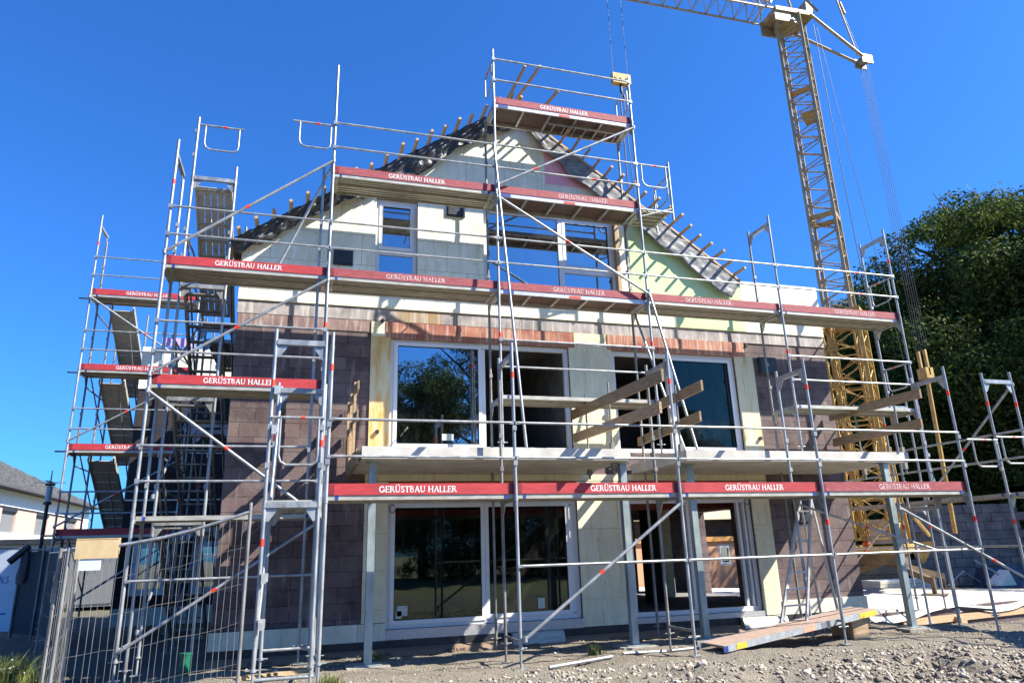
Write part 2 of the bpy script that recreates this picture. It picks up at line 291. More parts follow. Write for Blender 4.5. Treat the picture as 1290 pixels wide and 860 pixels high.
def deck(root,F,a0,a1,b0,b1,z,kind='steel',name='deck'):
    mb=MB()
    if kind=='steel':
        w=(b1-b0-.02)/2
        for k in range(2):
            c0=b0+k*(w+.02); c1=c0+w
            mb.box(F,a0+.03,a1-.03,c0,c1,z-.012,z); mb.box(F,a0+.03,a1-.03,c0,c0+.012,z-.065,z-.012); mb.box(F,a0+.03,a1-.03,c1-.012,c1,z-.065,z-.012)
            for j in range(1,4):
                x=c0+w*j/4; mb.box(F,a0+.04,a1-.04,x-.018,x+.018,z-.035,z-.012)
            mb.box(F,a0+.02,a0+.10,c0+.012,c1-.012,z-.055,z-.036); mb.box(F,a1-.10,a1-.02,c0+.012,c1-.012,z-.055,z-.036)
        for aa in (a0+.12,a1-.16): mb.box(F,aa,aa+.04,b0-.004,b0,z-.06,z-.005,1)
        return mb.build(name,[deck_steel,bluetape],root)
    mb.box(F,a0+.04,a1-.04,b0+.03,b1-.03,z-.014,z,1)
    mb.box(F,a0+.03,a1-.03,b0,b0+.03,z-.085,z-.002,0); mb.box(F,a0+.03,a1-.03,b1-.03,b1,z-.085,z-.002,0)
    n=5 if a1-a0>2.8 else 4
    for j in range(n+1):
        x=a0+.05+(a1-a0-.14)*j/n; mb.box(F,x,x+.04,b0+.03,b1-.03,z-.07,z-.014,0)
    mb.box(F,a0+.10,a0+.3,b0-.003,b0,z-.08,z-.01,2); m=(a0+a1)/2; mb.box(F,m-.12,m+.12,b0-.003,b0,z-.08,z-.03,3)
    return mb.build(name,[alu,plywood,bluetape,redtape],root)
def toeboard(root,F,a0,a1,b,z,mat=None,txt=True,frac=.5,tmat=None,ws=1.0):
    mb=MB(); mb.box(F,a0+.02,a1-.02,b,b+.028,z,z+.15); mb.box(F,a0+.02,a0+.10,b-.004,b,z+.005,z+.14,1); mb.box(F,a1-.10,a1-.02,b-.004,b,z+.005,z+.14,1)
    t=mb.build('toe_board',[mat or red_board,end_shade],root)
    if txt:
        h=.082; w=text_w(FIRM,h,ws); a=a0+(a1-a0)*frac-w/2
        text_mb(FIRM,F,a,b,z+.032,h,ws).build('lettering',tmat or white,t)
    return t
end_shade=simple('board_end_shade',(.17,.012,.02),(.22,.02,.03),6,.6,0,bmp=0)  # dark board ends, shadow of the standards put into their colour
def loop(root,F,a0,a1,b,z,drop=.5,r=.017,b1=None):
    """end guard: bar with a hanging U"""
    b1=b if b1 is None else b1
    P=lambda t,zz: F(a0+(a1-a0)*t,b+(b1-b)*t,zz)
    mb=MB(); mb.tube(P(0,z),P(1,z),.019,8); mb.path([P(.16,z),P(.16,z-drop+.12),P(.2,z-drop+.04),P(.3,z-drop),P(.8,z-drop),P(.88,z-drop+.04),P(.9,z-drop+.12),P(.9,z)],r,8)
    mb.tube(P(.55,z),P(.63,z),.021,8,1)
    return mb.build('end_guard',[steel,redtape],root)
# ================================================================== camera, light
cam=bpy.data.cameras.new('camera'); co=bpy.data.objects.new('camera',cam); COL.objects.link(co); scene.camera=co
cam.sensor_width=36; cam.lens=24.514; cam.clip_end=2000; cam.clip_start=.05
r_=Vector((0.95940886,-0.28044193,-0.029782)); u_=Vector((-0.05310329,-0.28335744,0.957543)); f_=Vector((0.27697415,0.91709372,0.28674803))
co.matrix_world=Matrix(((r_.x,u_.x,-f_.x,-0.2286),(r_.y,u_.y,-f_.y,-11.5937),(r_.z,u_.z,-f_.z,1.5094),(0,0,0,1)))
SUN=Vector((1.80,-1.0,1.90)).normalized()
sl=bpy.data.lights.new('sun','SUN'); sl.energy=5.0; sl.angle=rad(.53); sl.color=(1,.94,.82); so=bpy.data.objects.new('sun',sl); COL.objects.link(so)
so.rotation_euler=(-SUN).to_track_quat('-Z','Y').to_euler()
w=bpy.data.worlds.new('World'); scene.world=w; w.use_nodes=True; nt=w.node_tree; bg=nt.nodes['Background']
sky=N(nt,'ShaderNodeTexSky'); sky.sky_type='NISHITA'; sky.sun_disc=False; sky.sun_elevation=math.asin(SUN.z); sky.sun_rotation=math.atan2(SUN.x,SUN.y); sky.air_density=1.0; sky.dust_density=1.6; sky.ozone_density=2.6; sky.altitude=500
ga=N(nt,'ShaderNodeGamma'); ga.inputs[1].default_value=.95; tn=N(nt,'ShaderNodeMix',data_type='RGBA',blend_type='MULTIPLY'); tn.inputs[0].default_value=1; tn.inputs[7].default_value=(.155,.445,.87,1)
nt.links.new(sky.outputs[0],ga.inputs[0]); nt.links.new(ga.outputs[0],tn.inputs[6]); nt.links.new(tn.outputs[2],bg.inputs[0]); bg.inputs[1].default_value=.125
scene.view_settings.view_transform='Standard'; scene.view_settings.look='None'; scene.view_settings.exposure=1.42; scene.view_settings.gamma=1
scene.render.engine='CYCLES'; scene.cycles.max_bounces=8; scene.cycles.diffuse_bounces=6; scene.cycles.transparent_max_bounces=12; scene.cycles.caustics_reflective=False; scene.cycles.caustics_refractive=False
# ================================================================== ground
def gz(x,y):
    z=0.0
    d=np.minimum(y+2.3,0); front=np.where(x>3,np.minimum((x-3)/3,1),0)
    z=.10*d*front*(.5+.5*np.tanh((x-4)))
    z=np.where((d<0),np.maximum(z,-.45),z)
    dip=np.clip((x-10.5)/.5,0,1)*np.clip((y+.9)/.6,0,1)*np.clip((2.6+0-y)/.2+20,0,1)
    z=z-.42*dip
    z=z-.15*np.clip((y-.1)/.55,0,1)*(1-dip)
    z=z-.10*np.clip((-1.2-x)/1.5,0,1)
    n=.016*np.sin(x*3.1+1.3*np.sin(y*2.7))+.014*np.sin(y*4.3+x*1.7)+.008*np.sin(x*9+y*7)+.006*np.sin(x*17-y*13)
    co=np.clip((-2.5-y)/.5,0,1)*np.clip((x-2)/2,0,1)
    n=n*(1+1.8*co)-.022*np.exp(-((y+2.9+.08*np.sin(x*1.3))/.13)**2)*(x>1)+.02*np.sin(x*2.2+y*3.1)*co
    # gully
    gx=(x-8.25)+.12*(y+3.9)+.05*np.sin(y*9)
    g=np.exp(-(gx/.15)**2)*np.clip((-3.05-y)/.25,0,1)*np.clip((y+5.6)/.5,0,1)
    return z+n-.17*g
xs=np.unique(np.concatenate([np.geomspace(16,600,26),-np.geomspace(8,600,30),np.arange(-8,16.01,.1)])); ys=np.unique(np.concatenate([np.geomspace(8,900,34),-np.geomspace(9,500,24),np.arange(-9,8.01,.1)]))
X,Y=np.meshgrid(xs,ys); Z=gz(X,Y); nx,ny=len(xs),len(ys)
me=bpy.data.meshes.new('ground'); v=np.stack([X.ravel(),Y.ravel(),Z.ravel()],1); i=np.arange((ny-1)*(nx-1)); r0=i//(nx-1); c0=i%(nx-1); a=r0*nx+c0
me.from_pydata(v.tolist(),[],np.stack([a,a+1,a+nx+1,a+nx],1).tolist()); me.polygons.foreach_set('use_smooth',[True]*len(me.polygons))
gm,nt,b=newmat('gravel_ground'); P=coords(nt)
n1=noise(nt,P,1.1,5); n2=noise(nt,P,16,6,.7)
vo=N(nt,'ShaderNodeTexVoronoi'); vo.inputs['Scale'].default_value=42; nt.links.new(P,vo.inputs[0]); vo2=N(nt,'ShaderNodeTexVoronoi'); vo2.inputs['Scale'].default_value=95; nt.links.new(P,vo2.inputs[0])
cg=ramp(nt,vo.outputs['Color'],[(.1,(.12,.10,.075)),(.5,(.26,.22,.165)),(.9,(.42,.37,.30))]); cd=ramp(nt,n2,[(.3,(.13,.113,.088)),(.7,(.24,.21,.165))])
c=mix(nt,.55,cg,cd); c=mix(nt,ramp(nt,n1,[(.4,(0,0,0)),(.7,(.55,.55,.55))]),c,(.30,.25,.19)); nd_=noise(nt,coords(nt,(.35,1.6,1)),.9,5,.65); c=mix(nt,ramp(nt,nd_,[(.50,(0,0,0)),(.64,(.6,.6,.6))]),c,(.13,.105,.075))
sx=N(nt,'ShaderNodeSeparateXYZ'); nt.links.new(P,sx.inputs[0])
# far ground turns to grass, made pale to bounce light onto the facade
ln=N(nt,'ShaderNodeVectorMath',operation='LENGTH'); nt.links.new(P,ln.inputs[0]); mr=N(nt,'ShaderNodeMapRange'); mr.inputs[1].default_value=18; mr.inputs[2].default_value=23; nt.links.new(ln.outputs['Value'],mr.inputs[0])
gcol=ramp(nt,noise(nt,P,2.5,6,.7),[(.3,(.20,.19,.09)),(.7,(.34,.31,.17))]); c=mix(nt,mr.outputs[0],c,gcol)
ml_=N(nt,'ShaderNodeMapRange'); ml_.inputs[1].default_value=-1.2; ml_.inputs[2].default_value=-3.2; ml_.inputs[3].default_value=0; ml_.inputs[4].default_value=.65; nt.links.new(sx.outputs[0],ml_.inputs[0]); c=mix(nt,ml_.outputs[0],c,(.06,.052,.04))  # ground left of the house darkened, house shade put into the colour
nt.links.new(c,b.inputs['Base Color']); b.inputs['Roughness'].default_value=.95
ad=N(nt,'ShaderNodeMath',operation='ADD'); nt.links.new(vo.outputs['Distance'],ad.inputs[0]); nt.links.new(n2,ad.inputs[1]); ad2=N(nt,'ShaderNodeMath',operation='ADD'); nt.links.new(ad.outputs[0],ad2.inputs[0]); nt.links.new(vo2.outputs['Distance'],ad2.inputs[1]); bump(nt,b,ad2.outputs[0],.9,.02)
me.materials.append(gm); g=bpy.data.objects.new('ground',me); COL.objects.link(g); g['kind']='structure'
# loose stones: uncountable gravel
def ico(sub):
    import bmesh
    bm=bmesh.new(); bmesh.ops.create_icosphere(bm,subdivisions=sub,radius=1); bm.verts.ensure_lookup_table(); V=np.array([v.co[:] for v in bm.verts]); F=np.array([[v.index for v in f.verts] for f in bm.faces]); bm.free(); return V,F
def stones(name,pos,siz,kindtag=True):
    V,F=ico(2); n=len(pos); k=len(V); 
    rot=rng.normal(size=(n,3,3)); q,_=np.linalg.qr(rot)
    sc=np.stack([siz*rng.uniform(.8,1.35,n),siz*rng.uniform(.65,1.1,n),siz*rng.uniform(.4,.75,n)],1)
    ph=rng.uniform(0,6.28,(n,1)); d=1+.16*np.sin(V[None,:,0]*3.1+ph)+.13*np.sin(V[None,:,1]*4.3+ph*2)+.08*np.sin(V[None,:,2]*6+ph*3)
    P=(V[None]*d[...,None])*sc[:,None,:]; P=np.einsum('nij,nkj->nki',q,P); P[:,:,2]*=.8; P=P+pos[:,None,:]
    me=bpy.data.meshes.new(name); me.vertices.add(n*k); me.vertices.foreach_set('co',P.reshape(-1)); f=(F[None]+ (np.arange(n)*k)[:,None,None]).reshape(-1,3)
    me.loops.add(f.size); me.loops.foreach_set('vertex_index',f.reshape(-1).astype(np.int32)); me.polygons.add(len(f)); me.polygons.foreach_set('loop_start',np.arange(0,f.size,3,dtype=np.int32)); me.polygons.foreach_set('use_smooth',np.ones(len(f),bool)); me.update(); me.validate()
    m,nt,b=newmat(name+'_m'); ge=N(nt,'ShaderNodeNewGeometry'); c=ramp(nt,ge.outputs['Random Per Island'],[(0,(.10,.085,.07)),(.35,(.25,.21,.155)),(.7,(.36,.31,.24)),(.93,(.48,.42,.34)),(1,(.64,.59,.51))]); nn=noise(nt,coords(nt),60,4); nt.links.new(mix(nt,ramp(nt,nn,[(.4,(0,0,0)),(.7,(.35,.35,.35))]),c,(.22,.19,.15)),b.inputs['Base Color']); b.inputs['Roughness'].default_value=.85
    me.materials.append(m); o=bpy.data.objects.new(name,me); COL.objects.link(o)
    if kindtag: tag(o,kind='stuff')
    return o
def scatter(n,x0,x1,y0,y1,s0,s1,pw=3):
    x=rng.uniform(x0,x1,n); y=rng.uniform(y0,y1,n); s=s0+(s1-s0)*rng.uniform(0,1,n)**pw; return x,y,s
L=[scatter(2600,-1,11,-2.6,.3,.006,.022,4),scatter(7000,2,12.5,-6,-2.4,.010,.034,2.2),scatter(3000,6,12.5,-6,-2.9,.016,.04,2),scatter(420,4,12,-6,-2.9,.03,.065,2.6),scatter(240,10,13.5,-2.5,-.9,.01,.03,3),scatter(500,-1,4,-3.4,-1.6,.006,.025,3),scatter(130,-1,10,-.9,.7,.012,.04,3)]
x=np.concatenate([l[0] for l in L]); y=np.concatenate([l[1] for l in L]); s=np.concatenate([l[2] for l in L])
o=stones('gravel',np.stack([x,y,gz(x,y)+s*.12],1),s); o['label']='loose grey gravel and pebbles on the ground before the house'
# ================================================================== house
house=thing('house',(-1.52,1.05,0),'unfinished gabled house with dark block walls, cream insulation and new white windows behind the scaffolding','house')
def clip(poly,a,b,c): # keep a*x+b*z<=c
    out=[]
    for i in range(len(poly)):
        p,q=poly[i],poly[(i+1)%len(poly)]; dp=a*p[0]+b*p[1]-c; dq=a*q[0]+b*q[1]-c
        if dp<=0: out.append(p)
        if dp*dq<0: t=dp/(dp-dq); out.append((p[0]+(q[0]-p[0])*t,p[1]+(q[1]-p[1])*t))
    return out
APX,APZ=3.70,10.80; LE=(-1.62,7.10); RE=(8.92,7.16)
ml=(APZ-LE[1])/(APX-LE[0]); mr_=(APZ-RE[1])/(RE[0]-APX)
def roofclip(p,off=.12):
    p=clip(p,-ml,1,LE[1]-ml*LE[0]-off); 
    return clip(p,mr_,1,RE[1]+mr_*RE[0]-off) if p else p
HOLES=[(1.22,4.78,.30,2.40),(5.83,8.60,.24,2.40),(1.22,4.78,3.30,5.40),(5.72,8.62,3.30,5.40),(.88,1.70,6.62,8.30),(3.05,6.0,6.62,8.36)]
def cells(x0,x1,z0,z1,holes,extra=()):
    xs=sorted(set([x0,x1]+[v for h in holes for v in h[:2] if x0<v<x1])); 
    out=[]
    for a,b in zip(xs[:-1],xs[1:]):
        m=(a+b)/2; zz=[(z0,z1)]
        for h in holes:
            if h[0]<m<h[1]:
                nz=[]
                for p,q in zz:
                    if h[3]<=p or h[2]>=q: nz.append((p,q)); continue
                    if h[2]>p: nz.append((p,h[2]))
                    if h[3]<q: nz.append((h[3],q))
                zz=nz
        out+=[(a,b,p,q) for p,q in zz]
    return out
def panel(name,x0,x1,z0,z1,mat,y0=1.05,y1=1.10,clipit=False,holes=HOLES,parent=house):
    mb=MB()
    for a,b,p,q in cells(x0,x1,z0,z1,holes):
        poly=[(a,p),(b,p),(b,q),(a,q)]
        if clipit: poly=roofclip(poly)
        if len(poly)>2: mb.poly(poly,W,y0,y1)
    return mb.build(name,mat,parent)
# core walls
core=MB()
for a,b,p,q in cells(-1.50,11.03,.15,10.9,HOLES):
    poly=[(a,p),(b,p),(b,q),(a,q)]
    if q>7: 
        lo=[(a,p),(b,p),(b,min(q,7.0)),(a,min(q,7.0))] if p<7 else None
        if lo: core.poly(lo,W,1.08,1.42)
        up=roofclip([(max(a,-1.5),max(p,7.0)),(min(b,8.9),max(p,7.0)),(min(b,8.9),q),(max(a,-1.5),q)],.2) if a<8.9 else []
        if len(up)>2: core.poly(up,W,1.09,1.40)
    else: core.poly(poly,W,1.08,1.42)
core.build('brick_wall',brick,house)
D=8.8
m=MB(); m.b(-1.50,-1.14,1.42,D,.15,7.0); m.build('side_wall',brick,house)
m=MB()
for y0,y1,z0,z1 in ((1.42,5.0,.15,2.6),(6.9,D,.15,2.6),(5.0,6.9,2.4,2.6),(1.42,D,2.6,7.0)): m.b(10.67,11.03,y0,y1,z0,z1)
m.build('side_wall',brick,house)
m=MB()
for x0,x1,z0,z1 in ((-1.5,9.7,.15,2.6),(10.4,11.03,.15,2.6),(9.7,10.4,2.3,2.6),(-1.5,11.03,2.6,7.0)): m.b(x0,x1,D,D+.36,z0,z1)
m.poly(roofclip([(-1.5,7.0),(8.9,7.0),(8.9,11),(-1.5,11)],.2),W,D,D+.3); m.build('rear_wall',brick,house)
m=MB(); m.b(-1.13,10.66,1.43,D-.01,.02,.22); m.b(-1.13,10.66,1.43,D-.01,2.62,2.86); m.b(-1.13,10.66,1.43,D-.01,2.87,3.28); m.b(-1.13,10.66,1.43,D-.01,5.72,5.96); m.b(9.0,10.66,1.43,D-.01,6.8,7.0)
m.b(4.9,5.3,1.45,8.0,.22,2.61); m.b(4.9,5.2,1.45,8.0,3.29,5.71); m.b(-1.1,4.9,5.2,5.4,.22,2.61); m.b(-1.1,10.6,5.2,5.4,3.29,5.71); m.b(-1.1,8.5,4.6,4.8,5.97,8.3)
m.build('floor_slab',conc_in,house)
# cladding panels on the front (each its own part)
C1=1.045
panel('insulation_strip',.82,1.22,.42,2.74,cream); panel('insulation_strip',4.78,5.83,.15,2.74,cream); panel('insulation_strip',8.60,9.02,.15,2.74,cream)
panel('insulation_strip',.82,9.02,2.752,2.87,cream)
panel('insulation_strip',.85,1.12,5.42,5.71,cream,y0=C1); panel('rust_stained_strip',.85,1.22,3.05,5.418,rusty)
panel('insulation_strip',4.90,5.63,5.42,5.72,cream,y0=C1); panel('insulation_strip',4.78,5.72,3.05,5.418,cream); panel('rust_stained_strip',8.62,9.08,3.05,5.418,simple('stained_board',(.52,.42,.20),(.66,.61,.42),3,.8,0,(2.5,2.5,.5),.05,6,.36,.5))
panel('clay_lintel',1.12,4.90,5.402,5.71,salmon,y0=1.03); panel('clay_lintel',5.63,8.88,5.402,5.72,salmon,y0=1.03)
panel('shutter_box',1.22,4.78,2.402,2.75,maroon); panel('shutter_box',5.83,8.6,2.402,2.75,maroon)
panel('plinth_board',-1.52,1.22,.14,.41,plinth_m,y0=1.03); panel('plinth_board',9.02,11.05,.14,.40,plinth_m,y0=1.03)
panel('concrete_band',-1.52,1.3,5.73,5.965,band_m,y0=1.06); panel('concrete_band',1.3,2.2,5.73,5.965,band_o,y0=1.06); panel('concrete_band',2.2,11.04,5.73,5.965,band_m,y0=1.06)
panel('pale_course',-1.5,.84,5.50,5.725,streak('pale_course_clay',(.17,.105,.10),(.27,.18,.165),(.50,.43,.39),7),y0=1.066)
GR=[(6.3,9.0,6.4,8.45),(7.25,9.0,6.0,6.4)]; PK=(4.45,5.75,9.05,10.25)
panel('gable_insulation',-1.52,9.0,5.98,10.9,cream_gable,y0=1.035,clipit=True,holes=HOLES+GR+[PK])
panel('green_board',6.3,9.0,6.4,8.45,green,y0=1.03,clipit=True,holes=[]); panel('green_board',7.25,9.0,5.985,6.4,green,y0=1.03,holes=[]); panel('pink_board',PK[0],PK[1],PK[2],PK[3],pink,y0=1.03,clipit=True,holes=[])
m=MB(); m.b(9.0,11.05,1.035,1.40,5.98,7.18); m.b(10.7,11.05,1.40,D,7.0,7.18); m.build('parapet',pale,house)
m=MB(); m.b(9.0,10.7,1.41,D,7.0,7.06); m.b(-1.5,-1.14,1.43,D,7.0,7.06); m.build('flat_roof',conc,house)
# dark strip + dimpled membrane at the foot
m=MB(); m.b(-1.52,9.6,1.02,1.10,.015,.138); m.b(9.6,11.05,1.04,1.10,-.4,.138); m.build('sealing_strip',black,house)
mb=MB(); 
for k in range(24):
    x0=-1.5+k*.46; x1=x0+.46; mb.hexa([W(x0,.80,-.09),W(x1,.80,-.09),W(x1,1.0,-.09),W(x0,1.0,-.09),W(x0,.90,-.02),W(x1,.90,-.02),W(x1,1.01,.02),W(x0,1.01,.02)])
dm=mb.build('dimpled_membrane',dimple,house)
class FS:  # sloped face frame for lettering
    def __init__(s): s.v=Vector((0,1,0))
    def __call__(s,a,b,z): return Vector((a,.80+z*1.43+b*.6-.004,-.09+z+b*-1+.004))
tm=MB()
for tx in (-.9,.15,.95,2.2,3.5,5.2,6.6):
    q=text_mb('DELTA-MS',FS(),tx,0,.012,.045,1.25); n=len(tm.v); tm.v+=q.v; tm.f+=[tuple(i+n for i in f) for f in q.f]; tm.m+=q.m; tm.sm+=q.sm
tm.build('lettering',black,dm)
# checker plate sills
for x0,x1 in ((1.22,4.78),(5.83,8.6)):
    m=MB(); m.b(x0,x1,1.03,1.10,.142,.298 if x0<3 else .238); m.build('door_sill',sill_m,house)
# mesh screens / light hood
for x0,x1 in ((3.4,4.35),(8.0,9.0)):
    m=MB(); m.hexa([W(x0,.86,-.05),W(x1,.86,-.05),W(x1,1.0,-.05),W(x0,1.0,-.05),W(x0,.93,.13),W(x1,.93,.13),W(x1,1.01,.14),W(x0,1.01,.14)]); m.build('perforated_guard',deck_steel,house)
# vents and pipe ends
for x,z,s in ((2.47,8.2,.19),(.28,6.93,.18),(9.42,5.22,.22)):
    m=MB(); m.b(x-s,x+s,1.0,1.045,z-s*.85,z+s*.85); m.b(x-s+.03,x+s-.03,.985,1.0,z-s*.85+.03,z+s*.85-.03); m.build('vent_box',black,house)
m=MB(); m.b(9.6,9.95,1.03,1.078,1.9,2.32); m.build('vent_box',black,house)
for x,z in ((1.05,5.72),(1.0,3.62),(8.95,5.66),(9.0,3.62),(.68,.74)):
    m=MB(); m.tube((x,1.0,z),(x,1.06,z),.038,12); m.build('pipe_end',black,house)
for x,z in ((1.3,2.27),(8.48,2.33)):
    m=MB(); m.path([(x+.05*math.cos(t),1.03,z+.07*math.sin(t)) for t in np.linspace(.6,5.9,12)],.008,6); m.build('cable_loop',black,house)
# windows
def window(x0,x1,z0,z1,panes,parent=house,yf=1.13,fw=.085,extra=None,g=None):
    """panes: (xa,xb,za,zb,sash?,glazed?)"""
    mb=MB(); y0,y1=yf,yf+.09
    mb.b(x0+.003,x1-.003,y0,y1,z1-fw,z1-.003); mb.b(x0+.003,x1-.003,y0,y1,z0+.003,z0+fw); mb.b(x0+.003,x0+fw,y0,y1,z0+fw,z1-fw); mb.b(x1-fw,x1-.003,y0,y1,z0+fw,z1-fw)
    if extra:
        for e in extra: mb.b(*e)
    wi=mb.build('window',frame_w,parent)
    for xa,xb,za,zb,sash,gl in panes:
        if sash:
            s=MB(); d=yf-.018; f=.07
            s.b(xa,xb,d,d+.07,zb-f,zb); s.b(xa,xb,d,d+.07,za,za+f); s.b(xa,xa+f,d,d+.07,za+f,zb-f); s.b(xb-f,xb,d,d+.07,za+f,zb-f); s.build('sash',frame_w,wi)
            if gl: p=MB(); p.b(xa+f,xb-f,d+.03,d+.038,za+f,zb-f); p.build('pane',g or glass,wi)
            ga=MB(); e=.006
            for q in ((xa+f,xb-f,zb-f-e,zb-f),(xa+f,xb-f,za+f,za+f+e),(xa+f,xa+f+e,za+f+e,zb-f-e),(xb-f-e,xb-f,za+f+e,zb-f-e)): ga.b(q[0],q[1],d-.001,d+.028,q[2],q[3])
            ga.build('gasket',black,wi)
        elif gl: p=MB(); p.b(xa,xb,yf+.03,yf+.04,za,zb); p.build('pane',g or glass,wi)
    return wi
window(1.22,4.78,.30,2.40,[(1.29,2.98,.36,2.36,True,True),(2.985,4.62,.385,2.36,True,True)],extra=[(4.60,4.70,1.13,1.24,.4,2.3)],g=glass_low)
window(5.83,8.60,.24,2.40,[],extra=[(7.12,7.22,1.13,1.24,.325,2.31),(8.30,8.36,1.16,1.24,.33,2.31),(8.42,8.46,1.12,1.24,.33,2.31)])
window(1.22,4.78,3.30,5.40,[(1.29,2.98,3.36,5.35,True,True),(3.05,4.68,3.40,5.30,False,False)],extra=[(2.985,3.05,1.13,1.22,3.38,5.3)])
window(5.72,8.62,3.30,5.40,[(7.05,8.54,3.36,5.33,True,True)],extra=[(6.98,7.04,1.13,1.22,3.38,5.3)],g=glass_tilt)
window(.88,1.70,6.62,8.30,[(.95,1.63,7.22,8.22,True,True),(.965,1.615,6.70,7.12,False,True)],extra=[(.96,1.62,1.13,1.22,7.12,7.21)])
window(3.05,6.0,6.62,8.36,[(3.135,4.70,6.70,8.275,False,True),(4.80,5.92,7.16,8.28,True,True),(4.82,5.915,6.70,7.06,False,True)],extra=[(4.70,4.81,1.12,1.22,6.7,8.27),(4.81,5.92,1.13,1.22,7.06,7.155)])
for x0,x1,z0,z1,w_ in ((1.42,1.60,.50,.66,0),(3.95,4.08,.50,.68,0),(1.40,1.50,.46,.58,0),(2.2,2.42,3.5,3.62,0)):
    m=MB(); m.b(x0,x1,1.128,1.131,z0,z1); m.build('sticker',simple('sticker_pale',(.42,.50,.42),(.55,.60,.55),30,.6,0,bmp=0) if 'sticker_pale' not in MATS else MATS['sticker_pale'],house)
m=MB(); m.b(5.98,6.06,1.0,1.2,6.62,8.36); m.build('window_reveal',wood,house)
# interior glimpses: pillars and a green post; right tube stands in for a reflection
m=MB(); m.tube((1.75,1.9,3.3),(1.75,1.9,5.7),.07,12); m.tube((7.9,1.9,3.3),(7.9,1.9,5.7),.06,12); m.build('post_reflection_bar',simple('pale_green_bar',(.35,.55,.50),(.42,.60,.55),3,.4,0,bmp=0),house)
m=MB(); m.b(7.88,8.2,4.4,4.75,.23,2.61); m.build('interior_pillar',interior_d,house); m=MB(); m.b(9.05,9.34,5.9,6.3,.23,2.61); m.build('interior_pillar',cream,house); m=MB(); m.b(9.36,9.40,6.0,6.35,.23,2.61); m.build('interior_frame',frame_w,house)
m=MB(); m.b(6.0,10.6,3.0,3.25,2.30,2.61); m.build('ceiling_beam',maroon,house)
# balconies
for x0,x1 in ((.58,4.92),(5.95,10.62)):
    m=MB(); m.b(x0,x1,-1.10,1.03,2.87,3.05); 
    m.build('balcony_slab',conc,house)
# ---- roof
def slope(name,A,B,y0,y1,t,mat,lift=0,parent=house):
    dx,dz=B[0]-A[0],B[1]-A[1]; L=math.hypot(dx,dz); nx,nz=-dz/L,dx/L
    if nz<0: nx,nz=-nx,-nz
    mb=MB(); mb.poly([(A[0]+nx*lift,A[1]+nz*lift),(B[0]+nx*lift,B[1]+nz*lift),(B[0]+nx*(lift+t),B[1]+nz*(lift+t)),(A[0]+nx*(lift+t),A[1]+nz*(lift+t))],W,y0,y1)
    return mb.build(name,mat,parent)
for side,(A,B) in enumerate((((LE[0]-.12,LE[1]-.08),(APX,APZ)),((RE[0]+.02,RE[1]-.01),(APX,APZ)))):
    s=-1 if side==0 else 1
    rf=slope('roof_boards',A,B,.95,D+.4,.03,wood,-.06); slope('rafter',A,B,.955,1.03,.14,wood,-.205)
    slope('roof_membrane',A,B,.93,D+.42,.008,membr_g,-.028)
    slope('verge_board',A,B,.88,.93,.045,batten_w,-.06)
    # membrane hanging down over the gable edge
    dx,dz=B[0]-A[0],B[1]-A[1]; L=math.hypot(dx,dz); ux,uz=dx/L,dz/L; nx,nz=-uz*s*-1 if 0 else (uz if s>0 and False else 0),0
    px_,pz_=(uz,-ux) if side==0 else (-uz,ux)   # perpendicular pointing down
    if pz_>0: px_,pz_=-px_,-pz_
    n1,n2=int(L/.07),9; vs=[];fs=[]
    random.seed(3+side)
    dep=(lambda t:(.20+.24*min(1,max(0,t*1.6-.2)))+.06*math.sin(t*5)+.07*math.sin(t*13+1)) if side==0 else (lambda t:.50+.05*math.sin(t*9)+.035*math.sin(t*23)+.03*math.sin(t*47))
    for i in range(n1+1):
        t=i/n1; ax,az=A[0]+dx*t,A[1]+dz*t; dd=dep(t)
        if side==1: dd*=min(1,(1-t)*3+.12)
        for j in range(n2+1):
            k=j/n2; wv=(.03 if side==0 else .022)*math.sin(t*60+k*5)*k+(.022 if side==0 else .006)*math.sin(t*131+k*9)+.018*math.sin(t*37-k*11)+(.05*math.sin(t*22)*k if side==0 else 0)
            yy=.90+.02*k-abs(wv)*.9 if side else .83+.14*k-abs(wv)*1.8
            vs.append((ax+px_*dd*k,min(yy,1.0),az-.03+pz_*dd*k+.02*math.sin(t*45)*k))
    for i in range(n1):
        for j in range(n2): a=i*(n2+1)+j; fs.append((a,a+1,a+n2+2,a+n2+1))
    mb=MB(); mb.add(vs,fs,0,True); hm=mb.build('hanging_membrane',membr_b if side==0 else membr_g,house); sm=hm.modifiers.new('s','SOLIDIFY'); sm.thickness=.004
    n=19 if side==0 else 21
    for i in range(n):
        t=(i+.6)/n; ax,az=A[0]+dx*t,A[1]+dz*t; ln=random.uniform(.30,.48) if side==0 else random.uniform(.36,.58)
        if side==0 and t>.5: ln+=.08
        mb=MB(); mb.bar((ax-px_*.0,.90-ln,az+.012),(ax,1.9,az+.012),.055,.05,0,(-px_,0,-pz_)); mb.build('batten',batten_w,house)
for a,b_ in (((3.72,.9,10.80),(4.12,.1,11.30)),((3.55,.9,10.80),(3.78,.1,11.22)),((4.25,.9,10.62),(4.55,.25,10.86))):
    m=MB(); m.bar(a,b_,.05,.045); m.build('batten',batten_w,house)
# formwork left of the left balcony
fw=thing('formwork',(.5,-1,2.9),'rough wooden edge formwork with upright posts at the left end of the first balcony','formwork')
m=MB(); m.b(.50,.545,-1.05,1.0,2.80,3.02); m.build('edge_board',wood_y,fw)
for y in (-.75,.1,.8): m=MB(); m.b(.46,.50,y,y+.07,2.85,4.1); m.build('upright',wood,fw)
for z in (3.5,3.95): m=MB(); m.b(.501,.53,-.9,1.0,z,z+.14); m.build('rail_board',wood_y,fw)
m=MB(); m.b(.501,.56,.45,.95,3.08,3.45); m.b(.44,.459,.2,.7,3.1,3.4); m.build('rail_board',wood,fw)
